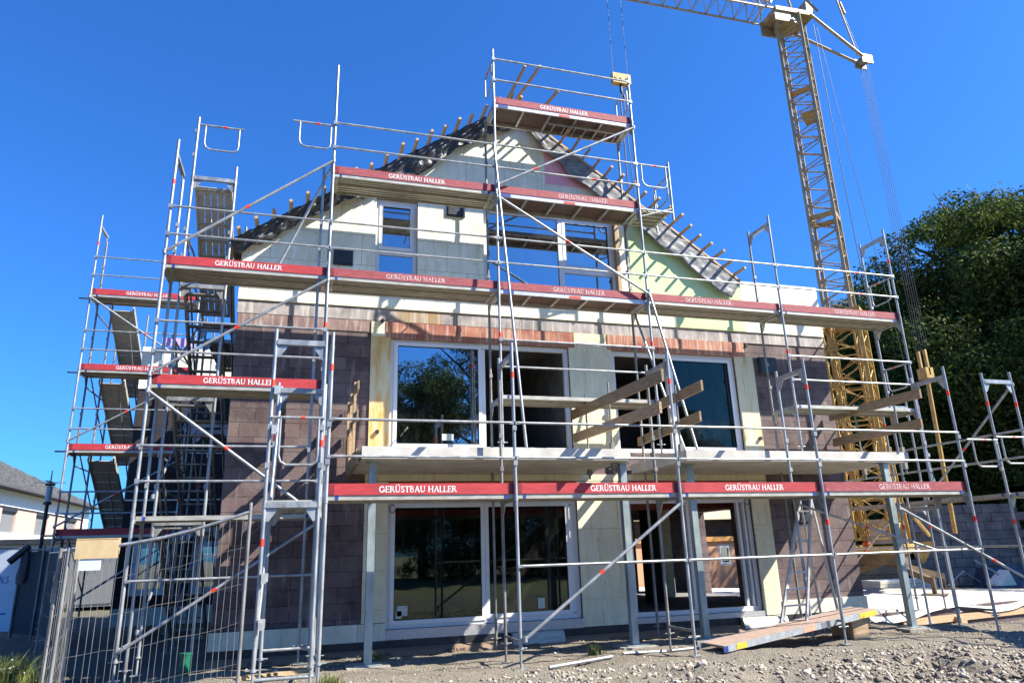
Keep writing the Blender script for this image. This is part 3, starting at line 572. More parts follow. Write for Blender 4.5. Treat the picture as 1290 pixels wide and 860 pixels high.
# ================================================================== wing building (rear left)
wing=thing('house_wing',(-4.6,8.8,0),'dark rear wing of the house standing in shade behind the rear left scaffolding','building')
WH=[(-4.3,-3.4,.7,2.0),(-2.9,-1.9,.7,2.0)]
panel('shade_dark_wall',-4.6,-1.52,.42,5.96,brick_shade,8.82,9.15,holes=WH,parent=wing)
panel('insulation_board',-4.62,-1.52,5.98,7.15,pale,8.79,9.15,holes=[],parent=wing); panel('plinth_board',-4.6,-1.52,0,.42,plinth_m,8.79,9.15,holes=[],parent=wing)
m=MB(); m.b(-4.6,-4.25,9.16,14,.0,7.1); m.b(-4.2,-1.5,13.6,14,0,7.1); m.b(-4.2,-1.5,9.2,13.6,6.9,7.05); m.build('side_wall',brick_shade,wing)
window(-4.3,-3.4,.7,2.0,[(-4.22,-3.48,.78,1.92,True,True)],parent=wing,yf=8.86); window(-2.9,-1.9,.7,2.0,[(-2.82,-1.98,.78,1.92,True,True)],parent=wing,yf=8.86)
m=MB(); m.b(-4.6,-1.52,8.77,8.79,3.02,3.06); m.b(-4.6,-1.52,8.77,8.79,4.25,4.28); m.build('mortar_strip',pale,wing)
m=MB(); m.b(-4.15,-3.35,8.70,8.74,7.17,7.42); tag(m.build('notice_panel',lilac,None,(-3.75,8.72,7.17)),'small lilac panel standing on top of the rear wing wall','panel')
# ================================================================== facade scaffold (row a)
G_='scaffold units around the house'
fa=thing('facade_scaffold',(0,0,0),'tall galvanised scaffold with red toe boards climbing the gable front up to its peak','scaffold',G_)
Xm,X0,X1,X2,X3,X4=-2.58,0.0,3.05,6.09,9.17,12.25
Z2,Z3,Z4=6.15,8.15,10.15; ZB=3.055
F=W
for x,zb,zt,zi,js,ft in ((Xm,-.05,8.42,8.05,(2.15,4.15,6.15),1),(X0,-.02,10.42,8.6,(2.15,4.15,6.15,8.15),1),(X1,ZB,11.4,10.05,(4.15,6.15,8.15,10.15),1),(X2,ZB,11.28,10.35,(4.15,6.15,8.15,10.15),1),(X3,ZB,8.33,8.28,(4.15,6.15),1),(X4,-.15,8.33,8.28,(2.15,4.15,6.15),1)):
    standard(fa,F,x,0,zb,zt,js,bands=(zt-.85,) if x in (Xm,X4) else (5.2,),foot=ft)
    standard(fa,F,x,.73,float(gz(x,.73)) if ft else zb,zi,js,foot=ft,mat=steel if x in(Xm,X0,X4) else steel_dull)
    for z in js:
        if z<zi: transom(fa,F,x,0,.73,z)
for x in (Xm,X3,X4,X1): transom(fa,F,x,0,.73,8.15+.045 if x!=X1 else 10.15)
# second thin standard next to main ones at the left corner, bracing pipes
standard(fa,F,X0-.16,.1,.0,8.3,(2.15,4.15,6.15),foot=True)
bays=((Xm,X0),(X0,X1),(X1,X2),(X2,X3),(X3,X4))
for i,(a,b) in enumerate(bays):
    deck(fa,F,a,b,.04,.69,Z2,'ply' if i==2 else 'steel')
    toeboard(fa,F,a,b,.03,Z2,red_board if i==0 else worn_board,True,.5 if i<2 else (.53 if i==2 else (.45 if i==3 else .62)),white if i==0 else faded)
    rail(fa,F,a,b,-.035,Z2+.5,band=(i==4)); rail(fa,F,a,b,-.035,Z2+1.0,band=i==4)
for i in (1,2):
    a,b=bays[i]; deck(fa,F,a,b,.04,.69,Z3,'ply' if i==2 else 'steel'); toeboard(fa,F,a,b,.03,Z3,worn_board,True,.5 if i==1 else .60,white if i==1 else faded)
    rail(fa,F,a,b,-.035,Z3+.5,band=i==2); rail(fa,F,a,b,-.035,Z3+1.0)
a,b=bays[2]; deck(fa,F,a,b,.04,.69,Z4,'ply'); toeboard(fa,F,a,b,.03,Z4,worn_board,True,.5,white); rail(fa,F,a,b,-.035,Z4+.5); rail(fa,F,a,b,-.035,Z4+1.0)
m=MB(); 
for y in (.28,.62): m.b(4.3,5.95,y,y+.025,Z4-.13,Z4-.09)
for k in range(7): m.tube((4.45+k*.24,.29,Z4-.11),(4.45+k*.24,.63,Z4-.11),.012,6)
m.build('hatch_ladder',alu,fa)
# intermediate decks z 4.15
deck(fa,F,Xm,X0,.04,.69,4.15,'steel'); toeboard(fa,F,Xm,X0,.03,4.15,red_board,True,.5)
rail(fa,F,Xm,X0,-.035,4.65); rail(fa,F,Xm,X0,-.035,5.15)
deck(fa,F,X1,X2,.04,.69,4.15); rail(fa,F,X1,X2,-.035,4.65); rail(fa,F,X1,X2,-.035,5.15)
deck(fa,F,X3,X4,.04,.69,4.15); rail(fa,F,X3,X4,-.035,4.65); rail(fa,F,X3,X4,-.035,5.15)
deck(fa,F,Xm,X0,.04,.69,2.15); rail(fa,F,Xm,X0,-.035,2.65); rail(fa,F,Xm-.05,X0-.2,-.035,3.18); rail(fa,F,Xm,X0,-.035,1.25)
brace(fa,F,Xm,6.32,X0,8.35,-.055); brace(fa,F,Xm,4.28,X0,6.05,-.055); brace(fa,F,Xm,4.02,X0,2.12,-.055); brace(fa,F,Xm,.3,X0,2.0,-.055)
brace(fa,F,X1,8.25,X2,10.0,-.055,t=.25); brace(fa,F,X1,8.02,X2,6.25,-.055)
for p,q in (((3.02,-.02,9.15),(3.28,-.62,3.10)),((6.12,-.02,6.3),(6.35,-.8,3.10)),((-.02,0.05,8.3),(-.95,.6,6.25)),((6.1,.6,6.0),(6.42,-.3,3.10))):
    m=MB(); m.tube(p,q,.0242,10); m.b(q[0]-.09,q[0]+.09,q[1]-.06,q[1]+.06,q[2]-.04,q[2]) ; m.tube(Vector(p)+Vector((0,0,-.05)),Vector(p)+Vector((0,0,.05)),.038,8); m.build('raker',alu if p[2]==8.3 else steel,fa)
loop(fa,F,X0-.74,X0,0,9.10); loop(fa,F,X1,X1,-.0,11.15,b1=.73); loop(fa,F,X2,X2,-.0,11.05,b1=.73); loop(fa,F,X4,X4,0,7.15,b1=.73); loop(fa,F,X4,X4,0,5.15,b1=.73)
# console at the right of the second lift
m=MB(); m.tube((X2,0,7.95),(6.82,0,8.2),.02,8); m.tube((X2+.02,0,8.12),(6.85,0,8.12),.024,8); m.tube((6.85,0,7.95),(6.85,0,9.3),.0242,10); m.tube((X2+.02,.7,8.12),(6.85,.7,8.12),.024,8); m.tube((6.85,.7,8.0),(6.85,.7,8.9),.0242,8); m.build('console_bracket',steel,fa)
deck(fa,F,X2+.05,6.83,.04,.36,8.17); deck(fa,F,X2+.05,6.83,.37,.69,8.17)
loop(fa,F,X2,6.85,0,9.17); loop(fa,F,6.85,6.85,0,9.0,b1=.7)
for x,y in ((X0+.02,.73),(Xm,.73)): m=MB(); m.tube((x,y,.35),(x,0,.35),.019,8); m.build('base_tube',steel,fa)
for zz in (3.65,5.6,7.6): m=MB(); m.tube((X0+1.5,.70,zz),(X0+1.5,1.05,zz),.014,6); m.build('wall_tie',steel,fa)
# ================================================================== front scaffold (row b)
fb=thing('front_scaffold',(5.3,-2,0),'low scaffold with bright red toe boards on the gravel before the balconies','scaffold',G_)
FB=Fr((0,-1.99,0)); XB=(.07,2.66,5.25,7.83,10.86); ZD=2.275
gzb=[float(gz(x,-1.99)) for x in XB]
for k,x in enumerate(XB):
    standard(fb,FB,x,0,gzb[k],4.49 if k else 4.5,(2.2,),bands=(1.75,3.95) if k>2 else (3.95,),foot=True)
    standard(fb,FB,x,.73,float(gz(x,-1.26)),4.45,(2.2,),foot=True,mat=steel_dull if k in (1,2) else steel)
    transom(fb,FB,x,0,.73,ZD); transom(fb,FB,x,0,.73,4.36)
    m=MB(); m.tube(FB(x,0,gzb[k]+.33),FB(x,.73,gzb[k]+.33),.019,8); m.build('base_tube',steel_dull,fb)
for k in range(4):
    a,b=XB[k],XB[k+1]; deck(fb,FB,a,b,.04,.69,ZD,'steel' if k!=2 else 'steel'); toeboard(fb,FB,a,b,.028,ZD,red_board if k<3 else worn_board,True,(.47,.65,.52,.56)[k],white if k<3 else faded)
    rail(fb,FB,a,b,-.035,ZD+.5); rail(fb,FB,a,b,-.035,ZD+1.0)
    if k: rail(fb,FB,a,b,-.035,1.30)
brace(fb,FB,XB[1]+.05,.38,XB[2]-.03,2.12,-.06); brace(fb,FB,XB[3]+.1,2.12,XB[4],1.25,.76,r=.02); brace(fb,FB,9.25,2.0,11.75,.75,-.05,r=.021,t=.7)
# ================================================================== front access tower at left
ta=thing('access_tower',(-.3,-1.6,0),'narrow galvanised access tower frame beside the left end of the front red boards','scaffold',G_)
FT=Fr((-.68,-2.0,0))
for a in (0,.66):
    standard(ta,FT,a,0,-.02,4.5,(2.15,),bands=(1.65,3.7) if a==0 else (2.9,),foot=True); standard(ta,FT,a+.04,.85,0,3.95,(2.05,),bands=(3.1,),foot=True)
FX=Fr((-.68,-2.0,0),(0,1,0),(1,0,0))
transom(ta,FX,0,0,.66,4.38); transom(ta,FX,0,0,.66,2.22); transom(ta,FX,.85,.04,.70,3.9); transom(ta,FX,.85,.04,.70,2.2)
m=MB(); m.b(-.66,-.04,-1.98,-1.17,2.19,2.215); m.b(-.66,-.04,-1.98,-1.95,2.10,2.19); m.build('deck',deck_steel,ta)
m=MB(); m.tube((-.66,-1.99,.12),(.02,-1.99,.12),.022,8); m.tube((-.64,-1.15,.35),(.02,-1.15,.35),.02,8); m.build('base_tube',steel,ta)
loop(ta,Fr((0,-2.03,0)),-.66,.0,0,3.28,drop=.62)
m=MB(); m.tube((-.68,-1.96,.2),(-.60,-1.1,3.9),.022,8); m.build('diagonal_brace',steel,ta)
for z in (.75,1.28,3.12,3.65): 
    m=MB(); m.b(-.66,-.58,-2.06,-1.98,z-.05,z+.05); m.b(-.655,-.60,-2.09,-2.06,z-.07,z+.02); m.build('coupler',alu,ta)
# ================================================================== stair tower on the left side
ts=thing('stair_tower',(-2.1,2.1,0),'narrow galvanised stair tower with steep flights rising along the left side of the house','scaffold',G_)
FS_=Fr((0,.85,0),(0,1,0),(1,0,0)) # a along Y, b along X
for a in (0,2.57):
    for b,zt in ((-2.45,9.45 if a==0 else 8.6),(-1.72,8.5)):
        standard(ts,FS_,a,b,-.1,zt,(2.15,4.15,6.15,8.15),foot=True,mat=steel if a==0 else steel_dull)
    for z in (2.15,4.15,6.15,8.25): transom(ts,FS_,a,-2.45,-1.72,z)
loop(ts,W,-2.45,-1.65,.85,9.3,drop=.5)
for z in (2.15,4.15,6.15,8.2):
    m=MB(); 
    for b in (-2.40,-1.80): m.bar((b,.95,z-.03),(b,3.35,z-1.95),.035,.12)
    for k in range(9):
        t=(k+.5)/9; y=.95+2.4*t; zz=z-.03-1.92*t; m.b(-2.38,-1.82,y-.07,y+.07,zz-.012,zz+.012)
    if z>8: 
        for k in range(5): m.bar((-2.33+k*.115,1.0,z-.10),(-2.33+k*.115,3.2,z-1.86),.10,.02)
    m.build('stair_flight',deck_steel if z>8 else steel_dull,ts)
    if z<8:
        m=MB(); m.tube((-2.45,.95,z+.95),(-2.45,3.35,z-1.0),.018,8); m.tube((-2.45,.95,z+.5),(-2.45,3.35,z-1.45),.018,8); m.tube((-1.74,.95,z+.95),(-1.74,3.35,z-1.0),.018,8); m.build('stair_handrail',steel_dull,ts)
    m=MB(); m.b(-2.40,-1.77,3.3,3.62,z-2.02,z-1.98); m.build('landing',steel_dull,ts)
for z in (2.65,4.65,6.65,3.15,5.15,7.15): rail(ts,FS_,0,2.57,-2.48,z)
for z in (.5,2.5,4.4): brace(ts,FS_,0,z,2.57,z+1.7,-2.5,r=.02)
m=MB(); 
for b in (-1.70,-1.36): m.tube((b,4.6,.0),(b,4.6,5.9),.02,8)
for k in range(20): m.tube((-1.70,4.6,.3+k*.28),(-1.36,4.6,.3+k*.28),.013,6)
m=m
lad=m.build('ladder',alu,None,(-1.53,4.6,0)); tag(lad,'tall plain ladder leaning in the shade behind the stair tower','ladder')
# second row of frames further along the side wall
tb=thing('side_scaffold',(-2.1,5.6,0),'shaded scaffold frames along the dark side of the house behind the stair tower','scaffold',G_)
for a in (3.4,5.97):
    for b in (-2.45,-1.72): standard(tb,FS_,a,b,-.1,6.6,(2.15,4.15),foot=True,mat=steel_dull)
    for z in (2.15,4.15,6.15): transom(tb,FS_,a,-2.45,-1.72,z)
for z in (2.15,4.15,6.15): deck(tb,FS_,3.4,5.97,-2.42,-1.76,z)
for z in (2.65,3.15,4.65,5.15): rail(tb,FS_,3.4,5.97,-2.48,z)
brace(tb,FS_,3.4,.3,5.97,2.1,-2.5,r=.02); brace(tb,FS_,5.97,2.3,3.4,4.1,-2.5,r=.02)
# ================================================================== rear left scaffold
rl=thing('rear_scaffold',(-4.4,7.5,0),'far left scaffold with four red toe boards stacked in front of the dark rear wing','scaffold',G_)
FR=Fr((-5.71,7.5,0)); 
for a in (0,2.57):
    standard(rl,FR,a,0,-.1,10.35 if a==0 else 8.9,(2.15,4.15,6.15,8.15),bands=(2.9,9.5),foot=True); standard(rl,FR,a,.73,-.1,9.9 if a==0 else 8.6,(2.15,4.15,6.15,8.15),foot=True,mat=steel_dull)
    standard(rl,FR,a+.35,.73,-.1,8.4,(4.15,6.15),foot=True,mat=steel_dull)
    for z in (2.15,4.15,6.15,8.15,10.1 if a==0 else 8.15): transom(rl,FR,a,0,.73,z)
for z in (2.15,4.15,6.15,8.15):
    deck(rl,FR,0,2.57,.04,.69,z); toeboard(rl,FR,0,2.57,.03,z,red_board,z>3,.52)
    if z>3 or 1: rail(rl,FR,0,2.57,-.035,z+.5); rail(rl,FR,0,2.57,-.035,z+1.0)
brace(rl,FR,0,2.35,2.57,3.95,-.055); brace(rl,FR,0,4.35,2.57,5.95,-.055); brace(rl,FR,2.57,6.3,0,8.05,-.055); brace(rl,FR,0,.3,2.57,2.0,-.055)
for z in (8.1,6.1,4.1):
    m=MB(); x0,x1=-5.42,-4.85
    for b in (x0,x1): m.bar((b,8.25,z-.05),(b,11.2,z-1.95),.035,.13)
    for k in range(5): m.bar((x0+.06+k*.112,8.3,z-.12),(x0+.06+k*.112,11.1,z-1.9),.108,.02)
    for k in range(9): t=(k+.5)/9; m.b(x0+.02,x1-.02,8.25+2.95*t-.08,8.25+2.95*t+.08,z-.05-1.9*t-.01,z-.05-1.9*t+.015)
    m.build('stair_flight',deck_steel,rl)
for a,b in ((-.0,3.0),(.75,3.0)):
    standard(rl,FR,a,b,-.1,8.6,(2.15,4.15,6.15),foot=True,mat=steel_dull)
for z in (2.15,4.15,6.15,8.15): m=MB(); m.tube(FR(-.0,.73,z-.3),FR(.0,3.0,z-.3),.02,8); m.tube(FR(-.4,.5,z+.02),FR(.6,.5,z+.02),.022,8); m.build('tie_tube',steel_dull,rl)
for z in (2.4,4.4,6.4): m=MB(); m.tube(FR(0,.75,z),FR(0,2.95,z-1.6),.018,8); m.tube(FR(.75,.75,z+1.4),FR(.75,2.95,z-.6),.018,8); m.build('stair_handrail',steel_dull,rl)
# ================================================================== right side scaffold
rs=thing('right_scaffold',(12.7,1,0),'low galvanised scaffold running along the right side of the house towards the dark trees','scaffold',G_)
FC=Fr((0,-1.5,0),(0,1,0),(1,0,0))
for k,a in enumerate((0,2.57,5.14,-2.57)):
    for b in (12.35,13.08): standard(rs,FC,a,b,float(gz(12.35,-1.5+a)) if a<2 else .05,4.55 if b<13 else 4.6,(2.2,),bands=(1.7,3.9),foot=True)
    transom(rs,FC,a,12.35,13.08,2.26); transom(rs,FC,a,12.35,13.08,4.45)
for a in (-2.57,0,2.57):
    deck(rs,FC,a,a+2.57,12.39,13.04,2.26); rail(rs,FC,a,a+2.57,12.31,2.86); rail(rs,FC,a,a+2.57,12.31,3.34)
    rail(rs,FC,a,a+2.57,13.1,1.3)
toeboard(rs,FC,-2.57,.55,13.03,2.26,worn_board,False)
loop(rs,Fr((0,-1.52,0)),11.62,12.35,0,3.24); toeboard(rs,FC,-2.57,.55,13.03,2.26,worn_board,False)
loop(rs,Fr((0,-1.52,0)),12.35,13.08,0,3.3)
brace(rs,FC,2.5,2.35,0,4.35,13.1); brace(rs,FC,2.57,2.1,5.1,.3,12.31,r=.02)
# ================================================================== posts under the balconies
for (x,y,lab) in ((.78,-.72,'square galvanised steel post under the left end of the left balcony'),(4.92,-.72,'square galvanised steel post under the right end of the left balcony'),(6.25,-.62,'square steel post under the left end of the right balcony'),(10.12,-.98,'square galvanised steel post under the right end of the right balcony, on the open gravel')):
    t=thing('steel_post',(x,y,0),lab,'post','steel posts holding up the balconies'); g0=float(gz(x,y))
    m=MB(); m.b(x-.055,x+.055,y-.055,y+.055,g0+.035,2.868); m.build('shaft',post_steel,t); m=MB(); m.b(x-.19,x+.19,y-.15,y+.15,g0+.018,g0+.034); m.b(x-.1,x+.1,y-.1,y+.1,2.855,2.869); m.build('base_plate',post_steel,t)
    m=MB(); m.b(x-.30,x+.30,y-.24,y+.22,g0-.1,g0+.018); m.build('concrete_pad',simple('dusty_concrete_pad',(.22,.20,.17),(.34,.31,.26),9,.9,0,bmp=.3) if 'dusty_concrete_pad' not in MATS else MATS['dusty_concrete_pad'],t)
# balcony guard planks along Y
def plank(x,y0,z0,y1,z1,h,lab,mat=wood_y):
    m=MB(); m.hexa([W(x,y0,z0),W(x+.04,y0,z0),W(x+.04,y1,z1),W(x,y1,z1),W(x,y0,z0+h),W(x+.04,y0,z0+h),W(x+.04,y1,z1+h),W(x,y1,z1+h)])
    o=m.build('guard_plank',mat,None,(x,(y0+y1)/2,z0)); tag(o,lab,'plank','planks fixed as edge guards on the balconies')
plank(4.70,.90,3.90,-2.75,3.80,.18,'upper weathered guard plank at the right edge of the left balcony')
plank(4.70,.85,3.45,-2.60,3.36,.17,'lower reddish guard plank at the right edge of the left balcony',wood)
plank(6.12,1.0,3.94,-1.5,3.99,.18,'upper weathered guard plank at the left edge of the right balcony')
plank(6.12,1.0,3.42,-1.35,3.50,.17,'lower notched guard plank at the left edge of the right balcony')
plank(10.80,1.0,4.02,-1.45,4.02,.18,'upper guard plank with a red scrawl at the right edge of the right balcony')
plank(10.80,1.0,3.46,-1.35,3.48,.17,'lower guard plank at the right edge of the right balcony')
for x,lab in ((4.76,'guard post clamped to the right edge of the left balcony'),(6.06,'guard post clamped to the left edge of the right balcony'),(10.86,'guard post clamped to the right edge of the right balcony')):
    t=thing('guard_post',(x,-.6,3.05),lab,'guard post')
    for y in (-.75,.3): m=MB(); m.tube((x,y,2.7),(x,y,4.25),.018,8); m.b(x-.03,x+.03,y-.03,y+.05,2.78,3.2); m.build('post',steel_dull,t)
# ================================================================== step ladder, planks on the ground
sl_=thing('step_ladder',(7.9,-1.3,.3),'open aluminium step ladder standing on the tilted scaffold deck by the right balcony','ladder')
tl=Vector((8.16,-1.02,2.26));tr=Vector((8.36,-1.05,2.26)); bl=Vector((7.22,-1.30,.22)); br=Vector((7.50,-1.56,.25)); rl_=Vector((8.62,-.55,.0)); rr_=Vector((8.95,-.62,.0))
for nm,a,b in (('side_rail',tl,bl),('side_rail',tr,br),('rear_rail',tl+Vector((.03,.06,0)),rl_),('rear_rail',tr+Vector((.03,.06,0)),rr_)):
    m=MB(); m.bar(a,b,.028,.07); m.build(nm,alu,sl_)
for k in range(1,8):
    t=k/8.2; m=MB(); m.bar(tl.lerp(bl,t),tr.lerp(br,t),.05,.028); m.build('rung',alu,sl_)
m=MB(); m.bar(tl+Vector((-.02,0,.02)),tr+Vector((.02,0,.02)),.1,.03); m.build('top_cap',alu,sl_)
pl=thing('loose_deck',(7.2,-1.8,0),'tilted scaffold deck with reddish boards and yellow end marks lying on the gravel','scaffold deck')
A0=Vector((5.69,-2.05,.02));A1=Vector((8.72,-1.80,.36)); B=Vector((-.05,.58,0))
def pq(a0,a1,b0,b1,z0,z1): 
    d=A1-A0; P=lambda a,b,z: A0+d*a+B*b+Vector((0,0,z)); return [P(a0,b0,z0),P(a1,b0,z0),P(a1,b1,z0),P(a0,b1,z0),P(a0,b0,z1),P(a1,b0,z1),P(a1,b1,z1),P(a0,b1,z1)]
m=MB()
for k in range(4): m.hexa(pq(.005,.995,.05+k*.225,.05+k*.225+.215,.06,.085),0)
m.build('boards',wood_x,pl)
m=MB(); m.hexa(pq(0,1,0,.045,0,.088),0); m.hexa(pq(0,1,.955,1,0,.088),0)
for a0,a1,mi in ((.0,.02,1),(.07,.13,2),(.86,.98,2),(.48,.56,3),(.60,.64,4)): m.hexa(pq(a0,a1,-.006,0,.005,.083),mi)
for k in range(6): m.hexa(pq(.05+k*.18,.065+k*.18,.05,.95,.01,.055),0)
m.build('frame',[alu,bluetape,yellowtape,simple('orange_mark',(.75,.22,.1),(.8,.4,.3),20,.6,0,bmp=0),simple('grey_mark',(.16,.16,.17),(.2,.2,.21),5,.6,0,bmp=0)],pl)
m=MB(); m.b(8.2,8.5,-1.75,-1.25,float(gz(8.3,-1.5))-.05,.30); tag(m.build('timber_block',wood,None,(8.35,-1.5,0)),'short timber block propping up the raised end of the tilted scaffold deck','block')
for i,(p,q,l) in enumerate((((3.0,-2.13),(4.09,-1.70),'loose steel tube lying on the gravel under the first red boards'),((4.30,-1.62),(5.06,-1.46),'short steel tube lying beside the second balcony post'),((5.18,-1.42),(5.64,-1.42),'shortest steel tube lying by the foot of the tilted scaffold deck'),((-.9,-1.04),(.15,-.6),'wooden batten lying under the access tower'))):
    m=MB(); a=Vector((*p,float(gz(*p))+.03)); b_=Vector((*q,float(gz(*q))+.03)); m.tube(a,b_,.022,8) if i<3 else m.bar(a,b_,.08,.05)
    tag(m.build('steel_tube' if i<3 else 'batten',steel if i<3 else wood,None,a.lerp(b_,.5)),l,'tube' if i<3 else 'batten')
for x,y,l in ((9.17,.55,'dark green plastic tube sleeve by the wall foot behind the step ladder'),(-1.68,-.1,'dark green plastic tube sleeve in the shade at the left corner of the house')):
    g0=float(gz(x,y)); t=thing('pipe_sleeve',(x,y,g0),l,'pipe sleeve'); m=MB(); m.tube((x,y,g0),(x,y,g0+.28),.065,16,0,.075); m.build('body',plastic_g,t); m=MB(); m.tube((x,y,g0+.27),(x,y,g0+.295),.08,16); m.build('rim',plastic_g,t)
# ================================================================== fence front left
def wfence(A,B,z0a,z1a,z0b,z1b,label,nv=22,grp='mesh fence panels at the left',bend=0):
    A=Vector((*A,0));B=Vector((*B,0)); t=thing('fence_panel',(A.x,A.y,0),label,'fence',grp)
    P=lambda s,k: A.lerp(B,s)+Vector((0,0,(z0a+(z1a-z0a)*k)*(1-s)+(z0b+(z1b-z0b)*k)*s+(-bend*math.sin(math.pi*s)*k)))
    m=MB(); m.tube(P(0,-.05),P(0,1.0),.019,10); m.build('end_post',steel_dull,t); m=MB(); m.tube(P(1,-.05),P(1,1.03),.020,10); m.build('end_post',steel_dull,t)
    m=MB(); m.path([P(i/6,.985) for i in range(7)],.018,8); m.build('frame_rail',steel,t); m=MB(); m.path([P(i/6,.02) for i in range(7)],.018,8); m.build('frame_rail',steel,t)
    m=MB()
    for i in range(1,nv): 
        s=i/nv; m.path([P(s,.02),P(s+.004*math.sin(i*2.1),.35),P(s-.004*math.sin(i*1.3),.7),P(s,.985)],.0026,5)
    for k in (.1,.28,.46,.64,.82): m.path([P(j/8,k+.006*math.sin(j*2+k*9)) for j in range(9)],.0024,5)
    m.build('wire_mesh',steel_dull,t); return t
wfence((-2.60,-2.75),(-.79,-2.85),-.35,1.68,-.2,2.06,'bent wire mesh fence panel with a tan sheet over its rail',26,bend=.08)
wfence((-2.72,-2.6),(-3.15,-.2),-.35,1.68,-.2,1.75,'wire mesh fence panel running back from the tan sheet towards the banner',13)
wfence((-3.2,-.1),(-4.6,3.6),-.3,1.72,-.2,1.75,'farther wire mesh fence panel in shade left of the scaffold',16)
m=MB(); m.b(-2.53,-2.12,-2.80,-2.775,1.56,1.76); m.b(-2.53,-2.12,-2.73,-2.705,1.60,1.75); m.b(-2.53,-2.12,-2.80,-2.705,1.755,1.77); tag(m.build('tan_sheet',cardb,None,(-2.3,-2.75,1.6)),'tan sheet folded over the top rail of the wire fence','sheet')
m=MB(); m.b(-2.48,-2.27,-2.79,-2.78,1.44,1.555); tag(m.build('sign_plate',banner_w,None,(-2.4,-2.78,1.45)),'small pale plate hanging under the tan sheet on the fence','sign')
# banner fence
bn=thing('banner_fence',(-6.5,8.6,0),'pale banner with blue squares hung on a fence below the lamp post','banner')
FBn=Fr((-8.35,9.05,0),(.97,-.24,0),(.24,.97,0))
m=MB(); m.box(FBn,0,1.75,0,.02,.05,1.88); m.build('cloth',banner_w,bn)
m=MB(); m.box(FBn,1.12,1.22,-.006,0,1.45,1.62); m.box(FBn,1.05,1.20,-.006,0,.98,1.18); m.box(FBn,1.21,1.34,-.006,0,.86,1.08); m.box(FBn,1.10,1.22,-.006,0,.62,.85); m.box(FBn,1.35,1.6,-.006,0,.42,.46); m.build('blue_squares',banner_b,bn)
text_mb('N.S',FBn,1.33,-.002,1.12,.16,.7).build('lettering',banner_b,bn)
m=MB(); m.tube(FBn(0,.04,-.1),FBn(0,.04,2.0),.025,8); m.tube(FBn(1.78,.04,-.1),FBn(1.78,.04,2.0),.025,8); m.tube(FBn(0,.04,1.92),FBn(1.78,.04,1.92),.02,8); m.build('frame',steel_dull,bn)
dn=thing('dark_fence',(-5.8,7.6,0),'fence with dark dust netting running right from the blue and white banner','fence')
FD=Fr((-6.6,8.6,0),(.62,-.78,0),(.78,.62,0)); m=MB(); m.box(FD,0,2.3,0,.015,.0,1.82); m.build('netting',fabric_b,dn); m=MB()
for a in (0,1.15,2.3): m.tube(FD(a,-.03,-.1),FD(a,-.03,1.95),.025,8)
m.tube(FD(0,-.03,1.86),FD(2.3,-.03,1.86),.02,8); m.build('frame',steel_dull,dn)
# street lamp
lp=thing('street_lamp',(-6.75,10.2,0),'black post lamp with a lantern head and flat arms rising behind the banner','street lamp')
m=MB(); m.tube((-6.75,10.2,-.1),(-6.75,10.2,3.1),.055,12,0,.045); m.build('pole',black,lp)
m=MB(); m.tube((-6.75,10.2,3.05),(-6.75,10.2,3.12),.10,12); m.tube((-6.75,10.2,3.55),(-6.75,10.2,3.6),.12,12); m.tube((-6.75,10.2,3.1),(-6.75,10.2,3.95),.03,8,0,.012); m.build('head_frame',black,lp)
m=MB(); m.tube((-6.75,10.2,3.13),(-6.75,10.2,3.53),.075,14); m.build('lantern',simple('lamp_glass',(.35,.42,.46),(.42,.48,.52),3,.15,0,bmp=0),lp)
m=MB(); m.b(-7.1,-6.4,10.14,10.26,3.62,3.635); m.b(-6.81,-6.69,9.85,10.55,3.64,3.655); m.build('lamp_arm',alu,lp)
cb_=MB(); vs=[];fs=[]
for i in range(9):
    for j in range(7):
        a=i/8*math.pi*2; r=.06+.07*j/6+.03*math.sin(a*3+j); vs.append((-6.45+r*math.cos(a),8.3+r*.6*math.sin(a),1.98-.85*(j/6)-.1*math.sin(a*2)*j/6))
for i in range(8):
    for j in range(6): a=i*7+j; fs.append((a,a+1,a+8,a+7))
cb_.add(vs,fs,0,True); cb_.tube((-6.78,8.3,1.6),(-6.42,8.3,1.95),.08,8); tag(cb_.build('black_cloth',black,None,(-6.45,8.3,1.2)),'black cloth bundle tied round the lamp post above the banner','cloth')
# ================================================================== tower crane
CX,CY=16.2,5.9
cr=thing('tower_crane',(CX,CY,0),'yellow lattice tower crane rising behind the right end of the house','crane')
th=rad(38); cu=Vector((math.cos(th),math.sin(th),0)); cv=Vector((-math.sin(th),math.cos(th),0)); FCr=Fr((CX,CY,0),cu,cv)
def lattice(F,h,z0,z1,n,leg,dg,cross=True):
    L=MB();Dg=MB(); cs=[(-h,-h),(h,-h),(h,h),(-h,h)]
    for a,b in cs: L.box(F,a-leg,a+leg,b-leg,b+leg,z0,z1)
    s=(z1-z0)/n
    for i in range(n):
        za,zb=z0+i*s,z0+(i+1)*s
        for k in range(4):
            p,q=cs[k],cs[(k+1)%4]
            A=lambda c,z: F(c[0],c[1],z)
            Dg.tube(A(p,za),A(q,(za+zb)/2),dg,6); Dg.tube(A(q,(za+zb)/2),A(p,zb),dg,6)
            if i%2==0 or cross: Dg.tube(A(p,za),A(q,za),dg*.9,6)
    return L,Dg
L,Dg=lattice(FCr,.40,8.2,19.9,17,.048,.022,False); 
L.build('mast_legs',crane_t,cr); Dg.build('mast_bracing',crane_t,cr)
L,Dg=lattice(FCr,.56,1.5,8.4,6,.055,.024); L.build('outer_mast_legs',crane_y,cr); Dg.build('outer_mast_bracing',crane_y,cr)
L,Dg=lattice(FCr,.34,1.6,8.4,6,.032,.014,False); L.build('inner_mast',crane_y,cr); Dg.build('inner_mast_bracing',crane_y,cr)
